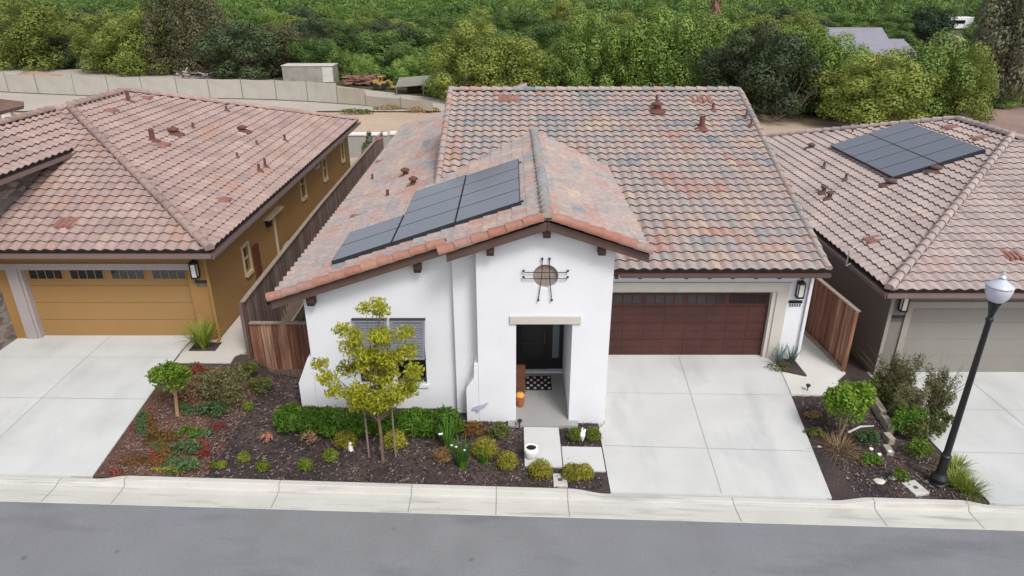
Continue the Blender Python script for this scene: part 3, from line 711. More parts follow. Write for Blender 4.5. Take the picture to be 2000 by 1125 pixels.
# roof vents (pixel on the photograph -> point on the slope)
hL = lambda px, py: hit(px, py, (-m3, 0, 1), GZ - m3 * GX)
hM = lambda px, py: hit(px, py, (0, -mF, 1), 3.12 - 17.55 * mF)
for px, py, h, r in ((728, 354, .28, .04), (758, 388, .3, .05)): pipe_vent(hL(px, py), h, r, WH, M['rust'])
for px, py in ((792, 346), (808, 364)): pipe_vent(hL(px, py), .2, .09, WH, M['rust'], cap=True)
for px, py in ((740, 272), (700, 425), (745, 318)): flat_vent(hL(px, py), (1, 0, m3), m3, .55, WH, M['vent_flat'])
for px, py, h, r, c in ((1281, 215, .55, .05, 0), (1283, 217, .2, .13, 1), (1370, 252, .45, .1, 0), (1392, 217, .3, .05, 0), (1457, 232, .3, .04, 0), (1466, 249, .3, .04, 0)): pipe_vent(hM(px, py), h, r, WH, M['rust'], cap=bool(c))
for px, py in ((995, 193), (1372, 195)): flat_vent(hM(px, py), (0, 1, mF), mF, .9, WH, M['vent_flat'])

# ------------------------------------------------------------------ YELLOW HOUSE (left)
M['ochre'] = mat('ochre stucco', S(148, 113, 68), .9, .06, .8, bump=.2, bscale=50)
M['ochre_door'] = mat('ochre garage door', S(148, 115, 72), .6, .05, .8)
M['mauve'] = mat('grey mauve trim', S(160, 150, 150), .75, .05, 2)
YH = thing('ochre_house', (-16, 20, .66), 'ochre stucco house with pink brown hipped tile roof and ochre garage door', 'house')
def hip_house(H, x0, x1, y0, y1, z, tm, mm=m3):
    """hipped roof: eaves rectangle at height z; ridge along Y"""
    q = math.sqrt(1 + mm * mm); hw = (x1 - x0) / 2; cx = (x0 + x1) / 2; zr = z + mm * hw; e = hw
    tile_slope('roof', (0, y0, z), (1, 0, 0), (0, 1, mm), (0, -mm, 1), hw * q, lambda v: x0 + v / q, lambda v: x1 - v / q, tm, H, u0=x1, amp=.05, step=.034)
    tile_slope('roof', (0, y1, z), (-1, 0, 0), (0, -1, mm), (0, mm, 1), hw * q, lambda v: -x1 + v / q, lambda v: -x0 - v / q, tm, H, res=4)
    tile_slope('roof', (x1, 0, z), (0, 1, 0), (-1, 0, mm), (mm, 0, 1), hw * q, lambda v: y0 + v / q, lambda v: y1 - v / q, tm, H, u0=y0, amp=.05, step=.034)
    tile_slope('roof', (x0, 0, z), (0, -1, 0), (1, 0, mm), (-mm, 0, 1), hw * q, lambda v: -y1 + v / q, lambda v: -y0 - v / q, tm, H)
    L = .06
    addcaps(H, [('hip_tiles', (x1, y0, z + L), (cx, y0 + e, zr + L)), ('hip_tiles', (x0, y0, z + L), (cx, y0 + e, zr + L)), ('hip_tiles', (x1, y1, z + L), (cx, y1 - e, zr + L)),
                ('hip_tiles', (x0, y1, z + L), (cx, y1 - e, zr + L)), ('ridge_tiles', (cx, y0 + e, zr + L), (cx, y1 - e, zr + L))], tm, .125)
    b = MB(); b.plate([(x0 + .03, y0 + .03), (x1 - .03, y0 + .03), (x1 - .03, y1 - .03), (x0 + .03, y1 - .03)], [], z - .16, z - .03, 'z')
    b.build('soffit', M['fascia'], H)
hip_house(YH, -23.8, -8.28, 17.5, 37.0, 3.72, M['tile_rose'])
M['guttergrey'] = mat('mauve grey gutter', S(116, 98, 94), .6, .08, 3)
gutter((-14.5, 17.46, 3.67), (-8.2, 17.46, 3.67), (0, -1, 0), YH, M['guttergrey'], .11, .13)
gutter((-8.24, 17.35, 3.67), (-8.24, 37.1, 3.67), (1, 0, 0), YH, M['guttergrey'], .11, .13)
yw = MB()
yw.plate([(-14.9, .4), (-14.2, .4), (-14.2, 2.92), (-9.35, 2.92), (-9.35, .4), (-8.78, .4), (-8.78, 3.56), (-14.9, 3.56)], [], 18.1, 18.36)
yw.build('front_wall', M['ochre'], YH)
sw = MB(); ywin = [(27.55, 28.15, 2.2, 3.25), (31.15, 31.7, 2.05, 2.95), (34.85, 35.35, 2.05, 2.95), (29.9, 30.5, 2.95, 3.3), (20.75, 21.25, 1.65, 2.55)]
sw.plate([(18.36, .4), (36.6, .4), (36.6, 3.56), (18.36, 3.56)], [[(a, c), (b, c), (b, d), (a, d)] for a, b, c, d in ywin], -9.0, -8.78, 'x')
sw.box(-23.4, -9.0, 36.35, 36.58, .4, 3.56); sw.box(-23.4, -23.2, 18.36, 36.35, .4, 3.56)
sw.build('side_wall', M['ochre'], YH)
M['paletrim'] = mat('pale window trim', S(188, 172, 142), .8, .05, 3)
for a, b, c, d in ywin:
    fr = MB(); t = .07
    fr.box(-8.78, -8.73, a - t, a, c - t, d + t); fr.box(-8.78, -8.73, b, b + t, c - t, d + t); fr.box(-8.78, -8.73, a, b, d, d + t); fr.box(-8.78, -8.70, a - .02, b + .02, c - t * 1.6, c)
    if d - c > .8: fr.box(-8.86, -8.80, a, b, (c + d) / 2 - .02, (c + d) / 2 + .02)
    f = fr.build('window', M['paletrim'], YH)
    MB().box(-8.9, -8.88, a, b, c, d).build('pane', M['glass'], f)
tr = MB(); tr.box(-15, -9.2, 18.05, 18.1, 2.92, 3.12); tr.box(-14.52, -14.2, 18.05, 18.1, .6, 2.92); tr.box(-14.2, -14.12, 18.1, 18.36, .6, 2.92)
tr.build('garage_trim', M['mauve'], YH, bevel=.006)
yd = MB(); z0 = .67
for k in range(4): yd.box(-14.12, -9.35, 18.28, 18.32, z0 + k * .56, z0 + k * .56 + .55)
ydo = yd.build('garage_door', M['ochre_door'], YH, bevel=.006)
for i in range(4):
    x0 = -14.0 + i * 1.19
    f = MB().box(x0 - .03, x0 + .97, 18.262, 18.279, z0 + 1.85, z0 + 2.22).build('door_window', M['ochre_door'], ydo)
    for j in range(4): MB().box(x0 + j * .24, x0 + j * .24 + .205, 18.252, 18.264, z0 + 1.9, z0 + 2.19).build('window_pane', M['glass'], ydo)
lantern(-9.05, 18.1, 2.95, YH); plaque(-8.99, 18.1, 2.5, YH, .17)
MB().tube([(-8.72, 17.5, 3.6), (-8.74, 18.03, 3.35), (-8.74, 18.03, .72), (-8.74, 17.8, .68)], .045, 8).build('downspout', M['ochre'], YH)
# side wall details
sv = MB(); sv.box(-8.78, -8.55, 23.0, 24.6, 2.75, 2.82); sv.box(-8.78, -8.72, 23.9, 24.0, .7, 2.75); sv.build('wall_shelf', M['paletrim'], YH)
MB().box(-8.78, -8.6, 23.1, 23.3, 2.5, 2.8).build('side_lamp', M['black'], YH)
MB().box(-8.78, -8.68, 21.55, 21.95, .68, 2.3).build('wall_box', M['mauve'] if False else mat('brown meter cupboard', S(96, 52, 36), .7, .1, 3), YH)
# wing with its own roof on the far left
ZW, XW = 5.42, -14.45; mw = .43; qw = math.sqrt(1 + mw * mw); RW = 1.95
tile_slope('wing_roof', (XW, 0, ZW), (0, 1, 0), (-1, 0, mw), (mw, 0, 1), RW * qw, lambda v: 12.5, lambda v: 17.5 + (ZW + v / qw * mw - 3.72) / m3 + .1, M['tile_rose'], YH)
tile_slope('wing_roof', (XW - 2 * RW, 0, ZW), (0, -1, 0), (1, 0, mw), (-mw, 0, 1), RW * qw, lambda v: -25, lambda v: -12.5, M['tile_rose'], YH)
addcaps(YH, [('ridge_tiles', (XW - RW, 12.5, ZW + mw * RW + .06), (XW - RW, 25, ZW + mw * RW + .06))], M['tile_rose'], .12)
deck('wing_soffit', [(XW - .01, 12.55, ZW), (XW - .01, 22.5, ZW), (XW - 2 * RW, 22.5, ZW), (XW - 2 * RW, 12.55, ZW)], .12, M['guttergrey'], YH, off=.03)
gutter((XW + .04, 12.5, ZW - .05), (XW + .04, 22.4, ZW - .05), (1, 0, 0), YH, M['guttergrey'], .1, .12)
def stone_mat():
    m, n, l, p = base_mat('stacked stone veneer')
    tc = n.new('ShaderNodeTexCoord'); mp = n.new('ShaderNodeMapping'); mp.inputs['Scale'].default_value = (3.2, 3.2, 7.5); l.new(tc.outputs['Object'], mp.inputs[0])
    v = n.new('ShaderNodeTexVoronoi'); v.inputs['Scale'].default_value = 1.0; l.new(mp.outputs[0], v.inputs['Vector'])
    r = n.new('ShaderNodeValToRGB'); r.color_ramp.elements[0].color = S(112, 100, 94); r.color_ramp.elements[1].color = S(176, 164, 156)
    sx = n.new('ShaderNodeSeparateXYZ'); l.new(v.outputs['Color'], sx.inputs[0]); l.new(sx.outputs[0], r.inputs[0]); l.new(r.outputs[0], p.inputs['Base Color'])
    v2 = n.new('ShaderNodeTexVoronoi'); v2.feature = 'DISTANCE_TO_EDGE'; l.new(mp.outputs[0], v2.inputs['Vector']); b = n.new('ShaderNodeBump'); b.inputs['Distance'].default_value = .06; b.inputs['Strength'].default_value = .9
    mr = n.new('ShaderNodeMapRange'); mr.inputs[2].default_value = .12; l.new(v2.outputs['Distance'], mr.inputs[0]); l.new(mr.outputs[0], b.inputs['Height']); l.new(b.outputs[0], p.inputs['Normal']); p.inputs['Roughness'].default_value = .9
    return m
M['stone'] = stone_mat()
MB().plate([(12.8, .3), (22.6, .3), (22.6, ZW - .16), (12.8, ZW - .16)], [], -15.2, -14.85, 'x').build('stone_wall', M['stone'], YH)
MB().box(-18, -15.2, 12.8, 13, .3, 5.2).build('wing_wall', M['ochre'], YH)
hYR = lambda px, py: hit(px, py, (m3, 0, 1), 3.72 + m3 * -8.28)
hYF = lambda px, py: hit(px, py, (0, -m3, 1), 3.72 - 17.5 * m3)
for px, py, h, r in ((252, 200, .45, .07), (299, 276, .42, .09), (378, 252, .25, .05), (443, 218, .25, .05), (464, 308, .2, .04), (502, 285, .22, .04), (507, 336, .3, .05), (519, 328, .35, .05), (557, 277, .3, .05)):
    pipe_vent(hYR(px, py), h, r, YH, M['rust'])
for px, py in ((340, 262), (474, 257)): pipe_vent(hYR(px, py), .12, .12, YH, M['rust'], cap=True)
for px, py in ((215, 218), (435, 392), (283, 193), (317, 284)): flat_vent(hYR(px, py), (-1, 0, m3), m3, .6, YH, M['vent_flat'])
flat_vent(hYF(133, 436), (0, 1, m3), m3, .75, YH, M['vent_flat'])

# ------------------------------------------------------------------ GREY HOUSE (right)
M['taupe'] = mat('taupe stucco', S(124, 118, 113), .9, .05, .8, bump=.2, bscale=50)
M['taupe_door'] = mat('taupe garage door', S(134, 130, 124), .65, .04, .8)
M['taupe_trim'] = mat('pale taupe trim', S(150, 142, 134), .8, .04, 2)
GH = thing('taupe_house', (18, 20, -.62), 'taupe stucco house with pinkish hipped tile roof carrying a solar array', 'house')
hip_house(GH, 10.6, 26.6, 17.5, 37.0, 2.53, M['tile_tan'])
gutter((10.5, 17.46, 2.48), (26.6, 17.46, 2.48), (0, -1, 0), GH, M['guttergrey'], .11, .13)
gutter((10.56, 17.35, 2.48), (10.56, 37.1, 2.48), (-1, 0, 0), GH, M['guttergrey'], .11, .13)
tw2 = MB(); tw2.plate([(11.1, -.9), (11.78, -.9), (11.78, 1.72), (16.66, 1.72), (16.66, -.9), (26.2, -.9), (26.2, 2.37), (11.1, 2.37)], [], 18.1, 18.36)
tw2.plate([(18.36, -.9), (36.6, -.9), (36.6, 2.37), (18.36, 2.37)], [], 11.1, 11.3, 'x'); tw2.box(11.3, 26.2, 36.4, 36.6, -.9, 2.37); tw2.box(26, 26.2, 18.36, 36.4, -.9, 2.37)
tw2.build('house_wall', M['taupe'], GH)
tt = MB(); tt.box(11.6, 16.84, 18.05, 18.1, 1.72, 1.92); tt.box(11.6, 11.78, 18.05, 18.1, -.62, 1.72); tt.box(16.66, 16.84, 18.05, 18.1, -.62, 1.72); tt.box(11.1, 11.2, 18.06, 18.1, -.62, 2.37)
tt.build('garage_trim', M['taupe_trim'], GH)
td = MB()
for k in range(4): td.box(11.78, 16.66, 18.28, 18.32, -.6 + k * .58, -.6 + k * .58 + .575)
td.build('garage_door', M['taupe_door'], GH, bevel=.006)
lantern(11.42, 18.1, 1.9, GH); plaque(11.42, 18.1, 1.37, GH)
hGL = lambda px, py: hit(px, py, (-m3, 0, 1), 2.53 - 10.6 * m3)
hGF = lambda px, py: hit(px, py, (0, -m3, 1), 2.53 - 17.5 * m3)
o = Vector((14.13, 24.72, 2.53 + m3 * 3.53 + .02))
solar(o, (1, 0, m3), (0, 1, 0), (-m3, 0, 1), 2, 5, 1.63, 1.07, GH)
for px, py, h, r, c in ((1584, 290, .12, .1, 1), (1609, 328, .25, .05, 0), (1651, 353, .25, .05, 0), (1608, 378, .2, .08, 1), (1619, 390, .2, .08, 1), (1738, 362, .12, .12, 1), (1827, 335, .1, .12, 1), (1664, 262, .25, .04, 0)):
    pipe_vent(hGL(px, py), h, r, GH, mat('dull brown vent', S(96, 74, 68), .7, .15, 6), cap=bool(c))
for px, py in ((1858, 250), (1915, 272), (1708, 470)): flat_vent(hGL(px, py), (1, 0, m3), m3, .7, GH, M['vent_flat'])
for px, py in ((1975, 500), ): flat_vent(hGF(px, py), (0, 1, m3), m3, .7, GH, M['vent_flat'])
MB().tube([(10.48, 19.6, 2.5), (10.35, 19.6, 2.42), (10.38, 19.65, 2.9), (10.6, 19.7, 3.05)], .02, 6).build('wire_bracket', mat('grey metal bracket', S(150, 146, 148), .4, .1, 4, metal=.6), GH)

# ------------------------------------------------------------------ FENCES
def board_fence(pts, mats_, label, name='board_fence', cap=True, kick=None, bw=.145, group=None, ks=-.04):
    """pts: (x, y, z0, z1); vertical boards with posts and a cap rail"""
    c = Vector(pts[0][:3]); F = thing(name, c, label, 'fence', group)
    bo = MB(); po = MB(); ca = MB(); kb = MB()
    for a, b in zip(pts[:-1], pts[1:]):
        A = Vector(a[:2]); B = Vector(b[:2]); L = (B - A).length; d = (B - A).normalized(); nn = Vector((-d.y, d.x)); n = max(1, round(L / bw))
        for i in range(n):
            t0 = i / n; t1 = (i + .94) / n; tm = (i + .5) / n
            z0 = a[2] + (b[2] - a[2]) * tm; z1 = a[3] + (b[3] - a[3]) * tm
            p = A + (B - A) * t0; q = A + (B - A) * t1; o_ = nn * (.012 if i % 2 else 0.0)
            p = p + o_; q = q + o_; w_ = nn * .018
            bo.hexa([(p.x, p.y, z0), (q.x, q.y, z0), (q.x + w_.x, q.y + w_.y, z0), (p.x + w_.x, p.y + w_.y, z0), (p.x, p.y, z1), (q.x, q.y, z1), (q.x + w_.x, q.y + w_.y, z1), (p.x + w_.x, p.y + w_.y, z1)])
        e = nn * .01
        ca.bar((a[0] + e.x, a[1] + e.y, a[3] + .02), (b[0] + e.x, b[1] + e.y, b[3] + .02), .13, .035)
        if kick: kb.bar((a[0] + nn.x * ks, a[1] + nn.y * ks, a[2] + .10), (b[0] + nn.x * ks, b[1] + nn.y * ks, b[2] + .10), .07, .26)
        n = max(1, round(L / 2.4))
        for i in range(n + 1):
            p = A + (B - A) * min(i / n, 1); z0 = a[2] + (b[2] - a[2]) * i / n; z1 = a[3] + (b[3] - a[3]) * i / n
            MB().box(p.x - .045 - nn.x * -.08, p.x + .045 + nn.x * .08, p.y - .045 - nn.y * -.08, p.y + .045 + nn.y * .08, z0 - .2, z1).build('post', mats_, F)
    bo.build('boards', mats_, F)
    if cap: ca.build('cap_rail', M['fencecap'], F)
    if kick: kb.build('kickboard', kick, F)
    return F
board_fence([(-7.45, 17.1, .35, 2.35), (-7.62, 26, .45, 2.38), (-7.72, 41, .5, 2.35)], M['board_grey'], 'long weathered grey board fence between the ochre house and the white house')
board_fence([(-7.35, 17.05, 0.02, 1.72), (-5.3, 17.05, .02, 1.72)], M['board_red'], 'short reddish board fence closing the gap left of the white house', kick=M['board_grey'])
board_fence([(9.78, 17.3, -.1, 1.95), (9.5, 20.5, -.05, 2.0), (9.4, 37, 0, 2.0)], M['board_red'], 'reddish board fence between the white house and the taupe house', kick=M['fencecap'], ks=.09)
q = Vector((-8.25, 24.3, .66)); AC = thing('air_conditioner', q, 'outdoor air conditioner between the ochre house and the long grey fence', 'air conditioner')
acb = MB().box(-8.6, -7.95, 24.0, 24.65, .68, 1.42)
for k in range(9): acb.box(-7.949, -7.935, 24.03, 24.62, .76 + k * .07, .79 + k * .07)
acb.build('casing', mat('grey unit casing', S(150, 148, 144), .6, .06, 4), AC, bevel=.01); MB().cyl((-8.27, 24.32, 1.421), (-8.27, 24.32, 1.45), .25, n=20).build('fan_grille', M['black'], AC)
# rear masonry wall with white cap
RW_ = thing('rear_wall', (-20, 43.5, 0), 'grey masonry garden wall with white cap behind the ochre house', 'wall')
MB().box(-33, -6.4, 43.4, 43.6, -.2, 1.66).build('wall_body', mat('grey block wall', S(150, 150, 146), .9, .06, 2), RW_)
MB().box(-33, -7.9, 43.33, 43.67, 1.66, 1.8).build('wall_cap', M['white'], RW_)
MB().box(-7.7, -6.35, 43.30, 43.7, 1.7, 1.86).build('wall_cap', M['white'], RW_)

# windscreen mesh fence on the track
fp = [(18, 180), (76, 183), (149, 186), (215, 188), (281, 190), (349, 191), (411, 192), (475, 193), (541, 195), (602, 198), (660, 202), (715, 206), (783, 212), (846, 218)]
P3 = [hit(a, b, (0, 0, 1), .12) for a, b in fp]; P3 = [P3[0] + (P3[0] - P3[1]) * 2, P3[0] + (P3[0] - P3[1])] + P3
MF = thing('mesh_fence', P3[4], 'long construction fence with pale windscreen fabric and thin posts across the dirt lot', 'fence')
M['fabric'] = mat('pale windscreen fabric', S(172, 167, 158), .9, .09, .8)
M['fabric2'] = mat('beige windscreen fabric', S(164, 154, 140), .9, .06, .6)
M['galv'] = mat('galvanised post', S(130, 130, 126), .5, .1, 3, metal=.5)
for i, (a, b) in enumerate(zip(P3[:-1], P3[1:])):
    h = 1.85 if i < 12 else (1.5 if i < 13 else .9)
    s = MB(); n = 8; d = (b - a); nn = Vector((-d.y, d.x, 0)).normalized()
    for k in range(n + 1):
        for j, zz in enumerate((.05, h * .5, h)):
            p = a + d * k / n + nn * .02 * math.sin(k * 1.7 + i) * (1 - abs(j - 1) * .6); s.v.append((p.x, p.y, p.z + zz - (.04 * math.sin(k / n * math.pi) if j == 2 else 0)))
    for k in range(n):
        for j in range(2): s.f.append((k * 3 + j, k * 3 + 3 + j, k * 3 + 4 + j, k * 3 + 1 + j)); s.m.append(0)
    o = s.build('fabric_panel', M['fabric'] if i < 12 else M['fabric2'], MF)
    sm = o.modifiers.new('thickness', 'SOLIDIFY'); sm.thickness = .02
    MB().cyl(a - Vector((0, 0, .2)), a + Vector((0, 0, h + .12)), .045, n=8).build('post', M['galv'], MF)

# far left neighbour: corner of a house
NH = thing('neighbour_house', (-40, 52, 0), 'brown eave corner of a neighbouring house at the left edge of the photo', 'house')
nr = MB(); EX, EZ = -33.7, 2.75
nr.poly([(EX, 36, EZ), (EX, 48.2, EZ), (-39.5, 42.1, 4.9), (-39.5, 42, 4.9)]); nr.poly([(EX, 36, EZ), (-39.5, 42, 4.9), (-50, 42, 4.9), (-50, 36, EZ)]); nr.poly([(EX, 48.2, EZ), (-50, 48.2, EZ), (-50, 42.1, 4.9), (-39.5, 42.1, 4.9)])
o = nr.build('roof', mat('brown roof tiles far', S(112, 90, 80), .9, .2, 3), NH); o.modifiers.new('t', 'SOLIDIFY').thickness = -.25
MB().box(-49.5, -34.9, 36.6, 47.4, 0, 2.6).build('house_wall', M['stucco'], NH)
MB().box(-34.3, -34.1, 47.5, 47.7, 0, 2.5).build('porch_post', M['white'], NH)

# ------------------------------------------------------------------ FOLIAGE
def fast_mesh(name, V, nquad):
    me = bpy.data.meshes.new(name); V = np.asarray(V, np.float32)
    me.vertices.add(len(V)); me.vertices.foreach_set('co', V.ravel())
    me.loops.add(nquad * 4); me.loops.foreach_set('vertex_index', np.arange(nquad * 4, dtype=np.int32))
    me.polygons.add(nquad); me.polygons.foreach_set('loop_start', np.arange(0, nquad * 4, 4, dtype=np.int32))
    try: me.polygons.foreach_set('loop_total', np.full(nquad, 4, dtype=np.int32))
    except Exception: pass
    me.update(calc_edges=True); return me

def leaves(P, Nn, size, rng, aspect=.55, droop=0., jit=.9):
    """one folded leaf quad per point; normals blended with randomness"""
    n = len(P); r = rng.normal(size=(n, 3)); r /= np.linalg.norm(r, axis=1)[:, None]
    N = Nn * (1 - jit * .5) + r * jit; N /= np.linalg.norm(N, axis=1)[:, None] + 1e-9
    t = rng.normal(size=(n, 3)); t[:, 2] -= droop * 2; T = t - N * (t * N).sum(1)[:, None]; T /= np.linalg.norm(T, axis=1)[:, None] + 1e-9
    B = np.cross(N, T); s = size * rng.uniform(.6, 1.35, n)[:, None]
    a = P - T * s * .5; b = P + B * s * aspect * .5 + N * s * .06; c = P + T * s * .5; d = P - B * s * aspect * .5 + N * s * .06
    return np.stack([a, b, c, d], 1).reshape(-1, 3)

def lobes_points(rng, lobes, n, shell=.3, zmin=-.75, flat=1.):
    """points over a set of lobes (x,y,z,rx,ry,rz); density by area"""
    L = np.array(lobes, float); wgt = (L[:, 3] * L[:, 5]); wgt /= wgt.sum(); idx = rng.choice(len(L), n, p=wgt)
    d = rng.normal(size=(n, 3)); d /= np.linalg.norm(d, axis=1)[:, None]
    d[:, 2] = np.where(d[:, 2] < zmin, -d[:, 2], d[:, 2])
    rr = 1 - shell * rng.random(n) ** 1.5 + .08 * rng.normal(size=n)
    P = L[idx, :3] + d * L[idx, 3:6] * rr[:, None]
    return P, d

def crown_lobes(rng, R_, H_, z0, k, lr=.34, kind='round'):
    """lobes around an ellipsoidal crown of radius R_, from z0 to H_"""
    out = []; zc = (z0 + H_) / 2; hz = (H_ - z0) / 2
    for i in range(k):
        u = (i + .5) / k; ph = i * 2.39996 + rng.uniform(-.4, .4); cz = 1 - 2 * u * (.88 if kind != 'column' else 1)
        s = math.sqrt(max(0, 1 - cz * cz)); rad = rng.uniform(.58, .95)
        l = R_ * lr * rng.uniform(.55, 1.15)
        out.append((R_ * s * rad * math.cos(ph), R_ * s * rad * math.sin(ph), zc + hz * cz * rad, l, l, l * rng.uniform(.7, 1.0) * (1.6 if kind == 'droop' else 1)))
    out.append((0, 0, zc, R_ * .6, R_ * .6, hz * .72))
    for i in range(8 if k > 12 else 0):
        a = i * .785 + rng.uniform(-.3, .3); f = rng.uniform(.5, .85); out.append((R_ * f * math.cos(a), R_ * f * math.sin(a), H_ * rng.uniform(.08, .2), R_ * .32, R_ * .32, H_ * .16))
    return out

def trunk_mb(rng, h, r, R_, z0, nb=5, lean=0., top=.75):
    b = MB(); pts = []; n = 5
    for i in range(n + 1): t = i / n; pts.append(Vector((lean * t + rng.normal() * .02 * h * t, rng.normal() * .02 * h * t, h * t)))
    b.tube(pts, [r * (1 - .6 * i / n) for i in range(n + 1)], 8)
    for k in range(nb):
        a = k * 2.4 + rng.uniform(0, 1); t = rng.uniform(.45, .95); p = pts[min(n, int(t * n))]
        e = p + Vector((math.cos(a) * R_ * rng.uniform(.4, .75), math.sin(a) * R_ * rng.uniform(.4, .75), (z0 - h * t + R_ * rng.uniform(.3, 1.1))))
        m_ = (p + e) / 2 + Vector((0, 0, R_ * .08)); b.tube([p, m_, e], [r * .5, r * .3, r * .12], 6)
    return b

LM = {
 'green': leaf_mat('green canopy leaf', S(68, 92, 44), S(110, 134, 68), .3, .5, cc=S(140, 158, 86), rnd=.22),
 'yellow': leaf_mat('yellow green canopy leaf', S(100, 114, 50), S(148, 158, 78), .3, .5, cc=S(168, 172, 94), rnd=.22),
 'willow': leaf_mat('soft green drooping leaf', S(86, 112, 50), S(136, 158, 78), .3, .5, cc=S(156, 172, 96), rnd=.22),
 'dark': leaf_mat('dark evergreen leaf', S(54, 66, 46), S(88, 102, 66), .2, .5, rnd=.22),
 'deep': leaf_mat('deep green leaf', S(34, 48, 34), S(58, 76, 50), .2, .5, rnd=.22),
 'purple': leaf_mat('dull brown green needle', S(78, 78, 56), S(114, 110, 80), .25, .4, rnd=.22),
 'lime': leaf_mat('fresh light green leaf', S(96, 124, 56), S(142, 166, 86), .3, .6, cc=S(156, 174, 98), rnd=.22),
 'grey': leaf_mat('grey olive eucalyptus leaf', S(84, 84, 64), S(124, 122, 98), .2, .5, rnd=.22),
 'orchard': leaf_mat('bright orchard leaf', S(66, 92, 44), S(108, 132, 64), .3, .12, cc=S(132, 150, 78), rnd=.22),
}
KIND = {  # radius, height, crown bottom, lobes, leaf count, leaf size, droop
 'green': (3.6, 6.5, -.6, 24, 17000, .21, 0., 'round'), 'yellow': (3.6, 6.8, -.6, 26, 18000, .20, .1, 'round'),
 'willow': (3.2, 6.6, -.6, 26, 17000, .20, .25, 'droop'), 'dark': (3.5, 6.6, -.4, 24, 17000, .20, 0., 'round'),
 'deep': (3.0, 5.6, -.2, 18, 9000, .2, 0., 'round'), 'purple': (3.0, 8.2, -.4, 24, 12000, .20, .2, 'droop'),
 'lime': (2.4, 4.6, -.4, 16, 9000, .18, .3, 'droop'), 'grey': (3.6, 10.0, -.2, 34, 15000, .24, .6, 'droop'),
}
PROTO = {}
def proto(kind, variant=0):
    key = (kind, variant)
    if key in PROTO: return PROTO[key]
    rng = np.random.default_rng(100 + variant * 17 + sum(map(ord, kind))); Rr, H, z0, k, n, ls, dr, kd = KIND[kind]
    lob = crown_lobes(rng, Rr, H, z0, k, kind=kd); P, d = lobes_points(rng, lob, n, .35)
    P[:, 2] = np.maximum(P[:, 2], .05 + .3 * rng.random(len(P)))
    me = fast_mesh('crown', leaves(P, d, ls, rng, .75, dr, .3), n); me.materials.append(LM[kind])
    tb = trunk_mb(rng, H * .62, .2, Rr, z0)
    tm = bpy.data.meshes.new('trunk'); tm.from_pydata(tb.v, [], tb.f); tm.materials.append(M['trunk'])
    PROTO[key] = (me, tm, Rr, H); return PROTO[key]
NAMES = {'green': 'broadleaf_tree', 'yellow': 'broadleaf_tree', 'willow': 'pepper_tree', 'dark': 'evergreen_tree', 'deep': 'evergreen_tree', 'purple': 'bare_tree', 'lime': 'young_tree', 'grey': 'eucalyptus_tree'}
def far_tree(kind, loc, r, h, rz, label, variant=0, group=None, name=None):
    me, tm, Rr, H = proto(kind, variant)
    t = thing(name or NAMES[kind], loc, label, 'tree', group); t.rotation_euler.z = rz; t.scale = (r / Rr, r / Rr, h / H)
    for nm, mm in (('trunk', tm), ('crown', me)):
        o = bpy.data.objects.new(nm, mm); COL.objects.link(o); o.parent = t
    return t
rng = np.random.default_rng(5)
